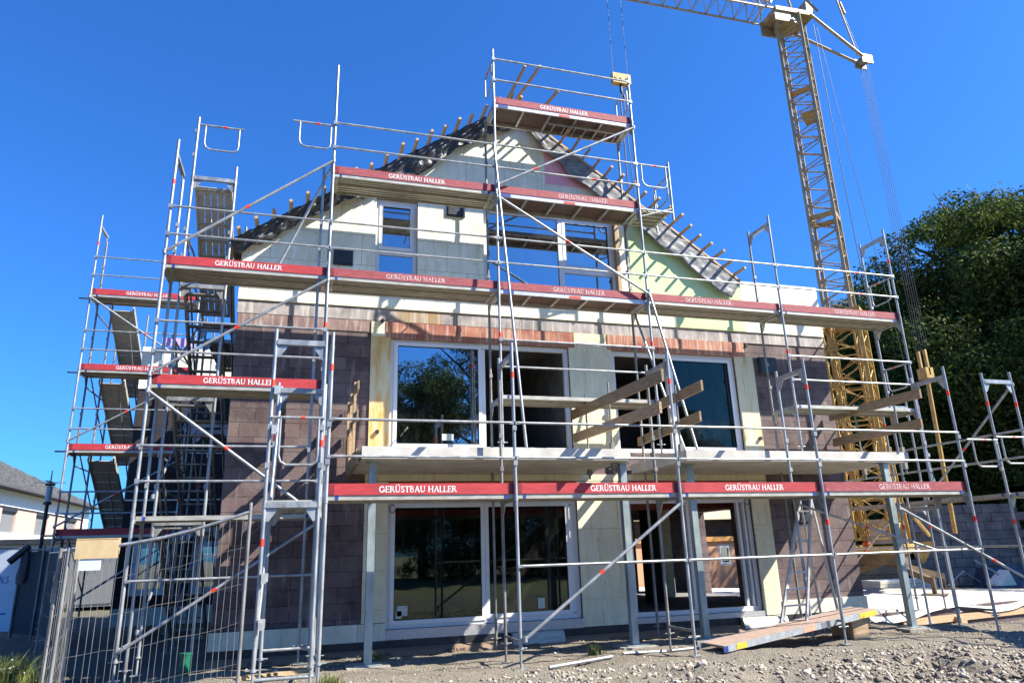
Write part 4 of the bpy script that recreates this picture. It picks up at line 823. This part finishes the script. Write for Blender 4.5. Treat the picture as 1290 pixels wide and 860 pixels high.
for z in (8.15,8.42,11.9): 
    m=MB(); h=.66 if z<9 else .44
    for a0,a1,b0,b1 in ((-h,h,-h,-h+.12),(-h,h,h-.12,h),(-h,-h+.12,-h+.12,h-.12),(h-.12,h,-h+.12,h-.12)): m.box(FCr,a0,a1,b0,b1,z-.07,z+.07)
    m.build('mast_collar',crane_y,cr)
m=MB(); m.box(FCr,-.45,.45,-.42,.1,15.8,15.84); m.build('rest_platform',wood,cr); m=MB(); m.box(FCr,.06,.4,-.4,.4,17.1,17.13); m.build('rest_platform',wood,cr)
m=MB(); 
for k in range(26): m.tube(FCr(-.12,.30,1.8+k*.25),FCr(.14,.30,1.8+k*.25),.012,6)
m.tube(FCr(-.12,.30,1.6),FCr(-.12,.30,8.2),.015,6); m.tube(FCr(.14,.30,1.6),FCr(.14,.30,8.2),.015,6); m.build('mast_ladder',crane_y,cr)
# head, cab-less jib
j=Vector((-.998,.045,0)).normalized(); jn=Vector((-j.y,j.x,0)); FJ=Fr((CX,CY,0),j,jn); zt=20.0
m=MB(); m.box(FJ,-.7,.9,-.5,.5,zt-.05,zt+.12); m.box(FJ,-.8,-.5,-.35,.35,zt+.12,zt+.7); m.box(FJ,.3,.95,-.45,-.38,zt-.45,zt-.05); m.box(FJ,.3,.95,.38,.45,zt-.45,zt-.05); m.tube(FJ(.2,0,zt-.4),FJ(.2,0,zt+.1),.42,16); m.build('slewing_head',crane_t,cr)
m=MB(); 
for a,b in ((-.9,-.55),(-.9,.55),(1.3,-.55),(1.3,.55)): m.bar(FJ(a*.9,b,zt+.12),FJ(a*.2,b*.3,zt+1.6),.07,.07)
m.build('head_frame',crane_t,cr)
m=MB();d_=MB(); LJ=17; n=28
for k,(b,z) in enumerate(((-.42,0),(.42,0),(0,.75))): m.bar(FJ(.8,b,zt+.05+z),FJ(LJ,b*.8,zt+.35+z*.8),.055,.055)
for i in range(n):
    a0=.9+i*(LJ-.9)/n; a1=a0+(LJ-.9)/n; am=(a0+a1)/2; f0=.3*(a0-.8)/LJ; f1=.3*(a1-.8)/LJ
    for b in (-.42,.42):
        d_.tube(FJ(a0,b,zt+.06+f0),FJ(am,0,zt+.78+f0),.017,6); d_.tube(FJ(am,0,zt+.78+f0),FJ(a1,b,zt+.06+f1),.017,6)
    d_.tube(FJ(a0,-.42,zt+.06+f0),FJ(a1,.42,zt+.06+f1),.014,6); d_.tube(FJ(a0,-.42,zt+.06+f0),FJ(a0,.42,zt+.06+f0),.014,6)
m.build('jib_chords',crane_t,cr); d_.build('jib_bracing',crane_t,cr)
# tail struts and pulley block
TP=Vector((18.95,5.6,18.55))
m=MB()
for s in (-1,1): 
    m.tube(Vector((CX+.5,CY+s*.5,zt-.0)),TP+Vector((-.15,s*.17,.05)),.055,10); m.box(W,TP.x-.22,TP.x+.26,TP.y+s*.17-.03,TP.y+s*.17+.03,TP.z-.2,TP.z+.16)
m.build('counter_strut',crane_t,cr); m=MB(); m.tube(TP+Vector((0,-.14,0)),TP+Vector((0,.14,0)),.17,16); m.build('pulley_block',steel_dull,cr)
m=MB(); m.tube(Vector((CX+.3,CY,zt+1.6)),Vector((CX+1.9,CY-.1,zt+3.4)),.05,8); m.bar(Vector((CX+.5,CY,zt+.2)),Vector((CX+1.9,CY-.1,zt+3.4)),.07,.07); m.tube(Vector((CX+1.9,CY-.1,zt+3.4)),TP+Vector((-.2,0,.2)),.028,8); m.tube(Vector((CX+2.35,CY-.15,zt+1.25)),Vector((CX+2.48,CY-.15,zt+.75)),.06,8); m.build('tie_rod',crane_t,cr)
m=MB()
for k in range(6): m.tube(TP+Vector((.02*k-.05,-.22+k*.088,-.1)),Vector((18.86+.03*k,5.30+.115*k,7.4)),.0065,5)
m.tube((CX+.62,CY-.45,19.6),(CX+.75,CY-.5,1.6),.012,5); m.tube((CX+.75,CY-.45,19.6),(CX+1.9,CY-.6,2.6),.009,5); m.tube(Vector((CX+1.9,CY-.1,zt+3.4)),TP+Vector((.1,.1,.1)),.009,5); m.build('cable',cable_m,cr)
# lower rods and base
m=MB(); m.tube((18.9,5.6,6.6),(18.75,5.6,1.6),.065,10); m.bar((18.9,5.5,6.5),(18.9,5.5,7.35),.06,.10); m.bar((18.9,5.75,6.5),(18.9,5.75,7.35),.06,.10); m.b(18.75,19.05,5.45,5.8,6.4,6.75); m.build('ballast_rod',crane_y,cr)
m=MB(); m.box(FCr,-1.0,2.3,-.75,-.6,1.1,1.35); m.box(FCr,-1.0,2.3,.6,.75,1.1,1.35); m.box(FCr,-.9,-.7,-.6,.6,1.1,1.3); m.box(FCr,1.2,2.3,-.6,.6,1.1,1.3); 
m.build('slewing_platform',crane_y,cr)
m=MB()
for a,b in ((-1.3,-1.3),(1.3,-1.3),(1.3,1.3),(-1.3,1.3)): m.bar(FCr(0,0,.9),FCr(a,b,.4),.13,.16); m.tube(FCr(a,b,0),FCr(a,b,.5),.06,8); m.box(FCr,a-.3,a+.3,b-.3,b+.3,-.02,.08)
m.tube(FCr(0,0,.8),FCr(0,0,1.1),.7,20); m.build('undercarriage',simple('rusty_frame',(.09,.06,.035),(.16,.11,.06),4,.8,0,bmp=.2),cr)
m=MB()
for b in (-.62,.62): m.bar(FCr(-.9,b,1.4),FCr(-.45,b,4.6),.10,.10); m.bar(FCr(1.4,b,1.4),FCr(.55,b,4.2),.10,.10); m.bar(FCr(-.85,b,2.2),FCr(.55,b,3.3),.07,.07); m.bar(FCr(-.62,b,3.4),FCr(.5,b,1.9),.07,.07)
m.bar((17.75,6.25,2.4),(18.42,6.21,1.55),.09,.07); m.build('base_strut',crane_y,cr)
m=MB()
for k in range(3): m.box(FCr,1.25+k*.34,1.55+k*.34,-.55,.55,1.36,2.1)
m.build('ballast_block',conc,cr)
m=MB(); m.add([(17.7,6.50,1.40),(18.6,6.20,1.40),(18.25,6.45,.75),(17.7,6.56,1.40),(18.6,6.26,1.40),(18.25,6.51,.75)],[(0,1,2),(5,4,3),(0,3,4,1),(1,4,5,2),(2,5,3,0)]); pn=m.build('gusset_plate',crane_y,cr)
m=MB(); m.b(17.88,18.08,6.36,6.40,1.15,1.33); m.build('notice_sticker',white,pn)
m=MB(); m.tube((16.56,6.84,1.15),(16.56,6.84,1.42),.12,12); m.build('beacon',orange,cr)
# hook block behind the scaffold peak
hk=thing('crane_hook',(9.45,6.7,15.4),'yellow hook block hanging on twin ropes behind the top scaffold deck','crane hook')
m=MB(); m.b(9.14,9.80,6.6,6.80,16.60,16.98)
for k in range(3): m.tube((9.26+k*.2,6.58,16.79),(9.26+k*.2,6.82,16.79),.06,12)
m.build('sheave_block',crane_y,hk)
m=MB(); m.tube((9.45,6.7,16.6),(9.45,6.7,16.3),.05,8); m.path([(9.45,6.7,16.3),(9.52,6.7,16.2),(9.56,6.7,16.05),(9.46,6.7,15.95),(9.36,6.7,16.02)],.035,8); m.build('hook',black,hk)
m=MB(); m.tube((9.20,6.7,16.9),(9.24,6.75,20.3),.009,5); m.tube((9.74,6.7,16.9),(9.76,6.75,20.3),.009,5); m.tube((9.40,6.7,15.95),(9.40,6.7,9.5),.02,6); m.tube((9.52,6.7,15.95),(9.66,6.7,9.5),.014,6); m.build('rope',cable_m,hk)
# ================================================================== right: garage roof slab
m=MB(); pg=[(11.06,1.35),(20.6,2.86),(19.46,4.38),(16.86,7.4),(13.3,11.6),(12.6,13.7),(11.06,13.7)]; nn=len(pg); m.add([(x,y,-.62) for x,y in pg]+[(x,y,.05) for x,y in pg],[tuple(range(nn))[::-1],tuple(range(nn,2*nn))]+[(i,(i+1)%nn,nn+(i+1)%nn,nn+i) for i in range(nn)]); m.build('concrete_slab_ground',conc_w)['kind']='structure'
d_=Vector((24-11.06,3.4-1.35,0)).normalized(); n_=Vector((d_.y,-d_.x,0)); FG=Fr((11.06,1.35,0),d_,Vector((-d_.y,d_.x,0)))
kf=thing('edge_formwork',(14,1.7,-.3),'dark sheet and yellow timber formwork along the edge of the pale concrete slab','formwork')
m=MB(); m.box(FG,0,13,-.05,-.012,-.62,.0); m.build('dark_sheet',simple('dark_brown_sheet',(.07,.045,.05),(.11,.075,.08),5,.7,0,bmp=.2),kf)
m=MB(); m.box(FG,1.2,9,-.10,-.052,-.30,-.16); m.box(FG,6.2,6.3,-.2,-.05,-.5,.02); m.box(FG,2.9,3.1,-.25,-.06,-.45,-.2); m.build('timber_waler',batten_w,kf)
# white sheet edge draping over
vs=[];fs=[]
for i in range(61):
    for jn_ in range(5):
        a=i*.2; k=jn_/4; p=FG(a,.25-.38*k,.058-.001*i%1*0+(-.16*max(0,k-.6)/.4*(1+.6*math.sin(a*1.7)))+.006*math.sin(a*7)); vs.append(p)
for i in range(60):
    for q in range(4): a=i*5+q; fs.append((a,a+1,a+6,a+5))
m=MB(); m.add(vs,fs,0,True); tag(m.build('white_fleece',conc_w,None,(14,1.7,.05)),'pale fleece strip hanging over the near edge of the concrete slab','fleece')
# debris behind
def stack(name,x,y,z,nx_,ny_,nz_,sx,sy,sz,mat,label,cat,rot=0,gap=.02,part='board'):
    t=thing(name,(x,y,z),label,cat); F=Fr((x,y,0),(math.cos(rot),math.sin(rot),0),(-math.sin(rot),math.cos(rot),0))
    for k in range(nz_):
        m=MB()
        for i in range(nx_):
            for j_ in range(ny_):
                o1=random.uniform(-.03,.03); m.box(F,i*(sx+gap)+o1,i*(sx+gap)+sx+o1,j_*(sy+gap),j_*(sy+gap)+sy,z+k*(sz+gap*.5),z+k*(sz+gap*.5)+sz)
        m.build(part,mat,t)
    return t
stack('timber_stack',15.6,9.6,-.1,1,3,5,2.4,.24,.16,wood,'low stack of brown timber beams below the crane','timber stack',rot=-.2)
stack('board_stack',17.6,7.7,-.1,1,1,3,2.0,1.0,.10,pale,'pale insulation boards lying behind the concrete slab by the steel post','board stack',rot=-.15)
stack('block_stack',17.3,9.9,-.1,3,1,2,.95,.6,.42,simple('tan_block',(.20,.155,.09),(.30,.24,.15),2,.9,0,bmp=.2),'row of large tan blocks right of the crane base','blocks',rot=-.28,part='block_row')
m=MB(); m.hexa([W(20.9,6.7,-.1),W(22.6,6.3,-.1),W(22.8,7.1,-.1),W(21.1,7.5,-.1),W(21.1,6.9,.5),W(22.4,6.5,.62),W(22.5,7.0,.45),W(21.2,7.3,.52)]); tag(m.build('tarpaulin_heap',tarp_bl,None,(22,7.6,0)),'heap of building material under a dark blue tarpaulin beside the block wall','heap')
bw=thing('block_wall',(22.2,8.2,-.1),'dark wall of dry stacked grey blocks standing before the trees at the right','wall')
m=MB(); random.seed(4)
for r in range(9):
    for k in range(6):
        x0=20.3+k*.64+(.3 if r%2 else 0)+random.uniform(-.015,.015); yy=8.7-(x0-20.3)*.25; m.hexa([W(x0,yy,-.1+r*.3),W(x0+.61,yy-.15,-.1+r*.3),W(x0+.61,yy+.35,-.1+r*.3),W(x0,yy+.5,-.1+r*.3),W(x0,yy,.185+r*.3),W(x0+.61,yy-.15,.185+r*.3),W(x0+.61,yy+.35,.185+r*.3),W(x0,yy+.5,.185+r*.3)])
m.build('blocks',simple('grey_block',(.15,.13,.125),(.30,.265,.25),2.5,.9,0,bmp=.3,detail=8),bw)

fr_=thing('scrap_frame',(20.2,6.0,.05),'pale bent sheet and pipes lying on the slab in front of the blocks','scrap')
m=MB(); m.path([(19.6,5.9,.8),(20.2,5.8,.45),(20.5,5.7,.08)],.03,6); m.path([(18.5,6,.1),(19.2,6,.5),(19.9,6.1,.15)],.02,6); m.build('pipe',steel,fr_); m=MB(); m.hexa([W(19.9,5.6,.06),W(20.6,5.5,.06),W(20.7,5.9,.06),W(20.0,6,.06),W(19.9,5.6,.12),W(20.4,5.5,.5),W(20.5,5.9,.5),W(20.0,6,.12)]); m.build('sheet',pale,fr_)
# ================================================================== peach site building seen through the open door
ph=thing('peach_building',(13,14,0),'peach rendered building with small white windows seen through the open ground floor door','building')
PH=[(12.6,13.1,.7,1.5),(14.95,15.4,.7,1.5),(15.85,16.4,.7,1.5)]
panel('wall',9.5,18.5,-.35,1.62,peach,14.0,14.3,holes=PH,parent=ph)
m=MB(); m.b(9.4,18.6,13.9,14.2,1.621,1.80); m.build('wooden_fascia',simple('orange_fascia',(.5,.24,.06),(.6,.32,.1),6,.6,0,(.5,4,4)),ph)
m=MB(); m.b(9.5,18.5,14.1,18,1.81,2.45); m.build('shaded_gap',interior_d,ph); m=MB(); m.b(9.3,18.7,13.6,18.2,2.46,2.8); m.build('roof',cream,ph)  # box under the roof is near black, the gap's shade put into its colour
for h in PH: window(*h[:2],h[2],h[3],[(h[0]+.05,h[1]-.05,h[2]+.05,h[3]-.05,True,True)],parent=ph,yf=14.02,fw=.06)
# ================================================================== neighbour houses at left
NX=-15.0
nh=thing('neighbour_house',(NX,35,0),'white two storey neighbour house with pink cladding panels and a dark hipped roof','house')
FN=Fr((NX,18,0),(0,1,0),(-1,0,0)); LN=29.0
wins=[(3,5,3.05,4.55),(8.4,10.3,3.05,4.55),(13.2,15.2,3.05,4.55),(18.3,20.4,3.05,4.55),(24.0,26.2,3.05,4.55)]
m=MB(); m.box(FN,0,LN,0,.3,4.45,5.3); m.box(FN,0,LN,0,.3,2.1,3.2); m.box(FN,0,LN,1.8,2.1,-.2,2.1); m.box(FN,27.5,LN,0,.3,3.2,4.45); m.box(FN,LN-.3,LN,.31,9.9,-.1,5.3); m.box(FN,0,.3,.31,9.9,-.1,5.3); m.build('wall',housew,nh)
m=MB(); xs_=[0]+[v for w_ in wins for v in w_[:2]]+[27.5]
for a,b in zip(xs_[::2],xs_[1::2]): m.box(FN,a,b,.02,.3,3.2,4.45)
m.build('cladding_panel',clad,nh)
for w_ in wins: m=MB(); m.box(FN,w_[0],w_[1],.12,.2,3.2,4.27); s_=m.build('roller_shutter',shutter,nh); m=MB(); m.box(FN,w_[0],w_[1],-.02,.14,4.27,4.449); m.build('shutter_case',black,s_)
m=MB(); m.box(FN,0,27.5,-.03,.0,4.45,4.52); m.box(FN,0,LN,-.04,0,2.1,2.2); m.build('dark_trim',black,nh)
m=MB(); m.box(FN,0,LN,.0,1.8,1.9,2.08); m.build('balcony_soffit',house_d,nh)
m=MB(); m.box(FN,0,LN,1.7,1.79,-.1,1.9); m.build('recessed_wall',house_d,nh)
for a in (14.5,19,24): m=MB(); m.box(FN,a,a+1.6,1.62,1.69,.3,1.7); m.build('window',shutter,nh)
m=MB(); e=.7; z0,zr=5.3,8.5
P0=[FN(-e,-e,z0),FN(LN+e,-e,z0),FN(LN+e,10.2+e,z0),FN(-e,10.2+e,z0),FN(5,5.1,zr),FN(LN-5,5.1,zr)]
m.add(P0,[(0,1,5,4),(1,2,5),(2,3,4,5),(3,0,4),(0,3,2,1)]); m.build('roof',rooft,nh)
m=MB(); 
for k in range(34): 
    a=.3+k*.85; t0=.05; t1=.92 if 5<a<LN-5 else (.92*min(1,(a+e)/5.7,(LN+e-a)/5.7))
    m.bar(FN(a,-e+5.8*t0,z0+(zr-z0)*t0+.03),FN(a,-e+5.8*t1,z0+(zr-z0)*t1+.03),.05,.05)
m.build('roof_seam',steel_dull,nh)
m=MB()
for k in range(9): m.box(FN,4,20,-1.6,-1.57,.1+k*.2,.24+k*.2)
for a in (4,8,12,16,20): m.box(FN,a,a+.08,-1.56,-1.5,-.1,1.95)
tag(m.build('louvre_fence',housew,None,FN(12,-1.6,0)),'white slatted garden fence in front of the neighbour house','fence')
h2=thing('far_house',(-12,62,0),'small far house with a blue grey roof visible between the left scaffold tubes','house')
m=MB(); m.b(-17,-4,62,70,-.1,4.0); m.build('wall',house_d,h2)
m=MB(); m.add([(-17.6,61.4,4),(-3.4,61.4,4),(-3.4,70.6,4),(-17.6,70.6,4),(-17.6,66,7.4),(-3.4,66,7.4)],[(0,1,5,4),(2,3,4,5),(1,2,5),(3,0,4),(0,3,2,1)]); m.build('roof',simple('blue_grey_roof',(.10,.13,.17),(.16,.19,.24),3,.5,0,(6,.3,.3),.3),h2)
m=MB()
for k in range(4): m.hexa([W(-13+k*1.9,62.6,4.9),W(-11.2+k*1.9,62.6,4.9),W(-11.2+k*1.9,64.6,6.45),W(-13+k*1.9,64.6,6.45),W(-13+k*1.9,62.55,5.0),W(-11.2+k*1.9,62.55,5.0),W(-11.2+k*1.9,64.55,6.55),W(-13+k*1.9,64.55,6.55)])
m.build('solar_panel',simple('solar_glass',(.02,.04,.09),(.03,.06,.13),3,.2,0,bmp=0),h2)
gr_=thing('grey_garage',(-11,22,0),'low grey garage behind the mesh fences at the left','garage')
m=MB(); m.b(-12.5,-5.5,21,27,-.1,2.3); m.build('wall',house_d,gr_); m=MB(); m.b(-12.7,-5.3,20.8,27.2,2.31,2.5); m.build('roof_edge',black,gr_); m=MB(); m.b(-9.8,-7.2,20.95,20.99,0,2.05); m.build('garage_door',shutter,gr_)
# ================================================================== trees
fm,nt,b=newmat('foliage'); ge=N(nt,'ShaderNodeNewGeometry'); oi=N(nt,'ShaderNodeObjectInfo')
c=ramp(nt,ge.outputs['Random Per Island'],[(0,(.024,.044,.010)),(.5,(.052,.088,.018)),(.88,(.105,.15,.030)),(1,(.21,.23,.045))])
pn=noise(nt,coords(nt),.35,3); c=mix(nt,ramp(nt,pn,[(.45,(0,0,0)),(.66,(.5,.5,.5))]),c,(.085,.11,.022)); nt.links.new(c,b.inputs['Base Color']); b.inputs['Roughness'].default_value=.8; b.inputs['Specular IOR Level'].default_value=.2
tr=N(nt,'ShaderNodeBsdfTranslucent'); nt.links.new(c,tr.inputs[0]); mx=N(nt,'ShaderNodeMixShader'); mx.inputs[0].default_value=.22; out=[n for n in nt.nodes if n.type=='OUTPUT_MATERIAL'][0]
nt.links.new(b.outputs[0],mx.inputs[1]); nt.links.new(tr.outputs[0],mx.inputs[2]); nt.links.new(mx.outputs[0],out.inputs[0])
bark=simple('bark',(.06,.045,.035),(.12,.095,.075),8,.9,0,(3,3,.6),.5)
def tree_mesh(seed,H=1.0,nl=16000,R=.34,low=.12,ncl=70,leaf=.0105):
    rg=np.random.default_rng(seed); trunk=MB(); pts=[]
    # limbs
    p=Vector((0,0,0)); q=Vector((rg.normal()*.01,rg.normal()*.01,H*.34)); trunk.tube(p,q,.022,10,0,.016); trunk.tube(q,q+Vector((.01,.0,H*.32)),.016,8,0,.006)
    for k in range(13):
        z=H*(.22+.045*k); a=k*2.4+rg.uniform(0,.6); L_=R*rg.uniform(.6,.95)*(1-.45*max(0,(z-.5)/.5)); s=Vector((0,0,z)); e_=s+Vector((math.cos(a)*L_,math.sin(a)*L_,.12+.10*rg.random())); mid=s.lerp(e_,.5)+Vector((0,0,.02)); trunk.tube(s,mid,.008,6,0,.005); trunk.tube(mid,e_,.005,6,0,.002)
        for t in range(2): e2=mid+Vector((rg.normal()*.08,rg.normal()*.08,.10)); trunk.tube(mid,e2,.004,5,0,.001)
    cl=[]
    for k in range(ncl):
        z=low+(1-low)*((k+.5)/ncl)**.9; u=(z-low)/(1-low); rr=R*(.62+.55*math.sin(math.pi*min(1,u*.9+.12)))*(1 if u<.7 else max(.16,math.sqrt(max(0,1-((u-.7)/.31)**2))))
        a=rg.uniform(0,6.283); d=rr*rg.uniform(.25,1)**.6; s=rg.uniform(.04,.105)*(1 if u<.85 else .7); d*=rg.uniform(.92,1.14)
        cl.append((math.cos(a)*d,math.sin(a)*d,z-.02,s))
    cl=np.array(cl); w_=cl[:,3]**2; idx=rg.choice(len(cl),nl,p=w_/w_.sum()); dirs=rg.normal(size=(nl,3)); dirs/=np.linalg.norm(dirs,axis=1)[:,None]; rad_=rg.uniform(.35,1.12,nl)**.5
    P=cl[idx,:3]+dirs*(cl[idx,3]*rad_)[:,None]*np.array([1.15,1.15,.72]); P[:,2]+=rg.normal(size=nl)*.006
    nrm=dirs+rg.normal(size=(nl,3))*.7+np.array([0,0,.5]); nrm/=np.linalg.norm(nrm,axis=1)[:,None]; t1=np.cross(nrm,rg.normal(size=(nl,3))); t1/=np.linalg.norm(t1,axis=1)[:,None]; t2=np.cross(nrm,t1); s=(leaf*rg.uniform(.6,1.4,nl))[:,None]
    V=np.stack([P-t1*s*1.3,P-t2*s*.6+nrm*s*.15,P+t1*s*1.3,P+t2*s*.6+nrm*s*.15],1).reshape(-1,3)
    me=bpy.data.meshes.new('crown'); me.vertices.add(len(V)); me.vertices.foreach_set('co',V.reshape(-1)); me.loops.add(nl*4); me.loops.foreach_set('vertex_index',np.arange(nl*4,dtype=np.int32)); me.polygons.add(nl); me.polygons.foreach_set('loop_start',np.arange(0,nl*4,4,dtype=np.int32)); me.update(); me.materials.append(fm)
    return trunk,me
def make_tree(seed,loc,s,label,group='trees at the edge of the site',**k):
    t=thing('tree',loc,label,'tree',group); trunk,me=tree_mesh(seed,**k)
    o=trunk.build('trunk',bark,None,None); o.parent=t; c=bpy.data.objects.new('crown',me); COL.objects.link(c); c.parent=t; t.scale=(s,s,s); t.rotation_euler=(0,0,0); return t
T1=make_tree(11,(31.4,12.6,-.3),18.0,'tallest dark leafy tree at the right edge of the photo',nl=120000,R=.37,low=.03,ncl=120,leaf=.0043)
T2=make_tree(23,(34.5,22,-.3),17.5,'broad dark tree behind the crane cables, left of the tallest tree',nl=95000,R=.38,low=.03,ncl=105,leaf=.0048)
def tcopy(src,loc,s,rz,label,group='trees at the edge of the site'): return copy_thing(src,loc,label,group,rz,s)
tcopy(T1,(35.4,8.9,-.3),18.8,2.1,'dark tree half hidden at the far right behind the tallest one')
tcopy(T2,(27.0,18.5,-.3),13.2,1.0,'lower dark tree just right of the crane mast')
tcopy(T1,(29.5,27,-.3),15.0,4.0,'dark tree seen through the lattice of the crane mast')
tcopy(T2,(25.5,32,-.3),15.0,5.2,'dark tree whose top shows left of the crane above the parapet')
tcopy(T1,(25.2,15.2,-.3),10.0,3.0,'low dark tree standing behind the dry stacked block wall')
tcopy(T2,(31.0,8.0,-.3),12.5,2.7,'lower dark tree at the right edge under the tallest crown')
tcopy(T2,(35.5,15.0,-.3),15.5,.7,'shaded tree behind the two right hand crowns')
tcopy(T1,(39.0,9.0,-.3),17.0,.3,'rearmost tree at the far right edge')
tcopy(T2,(40.0,26.0,-.3),17.0,3.9,'rearmost tree left of the far right group')
tcopy(T1,(34.2,13.8,-.3),18.7,1.4,'dark tree filling the gap between the two tallest crowns')
tcopy(T2,(33.0,10.8,-.3),14.5,3.3,'rounded dark tree low in front of the tallest crown')
tcopy(T2,(32.5,3.2,-.3),15.0,1.7,'tree just outside the right edge shading the block wall')
for k,(x,y,s) in enumerate(((9.5,-46,13.5),(14.5,-43,16.5),(21,-44,15),(31,-43,12))):
    tcopy(T1 if k%2 else T2,(x,y,-.4),s*1.22,k*1.3,'one of the trees behind the photographer mirrored dark in the window panes','trees mirrored in the windows')
# forest floor undergrowth
def tufts(name,n,f,hmin,hmax,label,mat,w=.006,kind=True,lean=.35):
    P=[];
    for _ in range(n):
        x,y=f(); P.append((x,y,float(gz(x,y))))
    P=np.array(P); h=rng.uniform(hmin,hmax,n); a=rng.uniform(0,6.28,n); ln=rng.normal(size=(n,2))*lean
    d=np.stack([np.cos(a),np.sin(a),np.zeros(n)],1)*w*rng.uniform(.7,1.6,n)[:,None]; mid=P+np.stack([ln[:,0]*h*.35,ln[:,1]*h*.35,h*.6],1); top=P+np.stack([ln[:,0]*h,ln[:,1]*h,h],1)
    V=np.stack([P-d,P+d,mid+d*.7,mid-d*.7,top],1).reshape(-1,3); b=np.arange(n)[:,None]*5; me=bpy.data.meshes.new(name)
    F=[(i,i+1,i+2,i+3) for i in (np.arange(n)*5).tolist()]+[(i+3,i+2,i+4) for i in (np.arange(n)*5).tolist()]
    me.from_pydata(V.tolist(),[],F); me.materials.append(mat); o=bpy.data.objects.new(name,me); COL.objects.link(o); o['kind']='stuff'; o['label']=label; return o
grassm=simple('grass_blade',(.06,.09,.015),(.16,.17,.045),5,.6,0,bmp=0)
tufts('grass',2600,lambda:(random.gauss(-4.15,.22),random.gauss(.7,.35)),.15,.55,'tall weeds and grass in the lower left corner',grassm,.005)
tufts('weeds',500,lambda:random.choice([(random.gauss(.9,.10),random.gauss(-.25,.06)),(random.gauss(4.0,.05),random.gauss(-1.3,.05)),(random.gauss(.2,.06),random.gauss(-2.0,.05))]),.04,.15,'small weeds growing beside the posts at the wall foot',grassm,.005)
fl=MB()
for k in range(26):
    x,y=random.gauss(-4.0,.10),random.gauss(.45,.15); z=random.uniform(.08,.25); fl.tube((x,y,z),(x,y,z+.012),.014,7)
o=fl.build('white_flowers',white,None,(-4.0,.45,.1)); o['kind']='stuff'; o['label']='small white wild flowers over the weeds in the lower left corner'
# distant wooded ridge
tufts('undergrowth',9000,lambda:(lambda u,v:(21+u*25,12.0+v*24-(u*25>7)*4))(random.random(),random.random()),1.0,3.2,'dark undergrowth below the trees at the right',fm,.10,lean=.3)
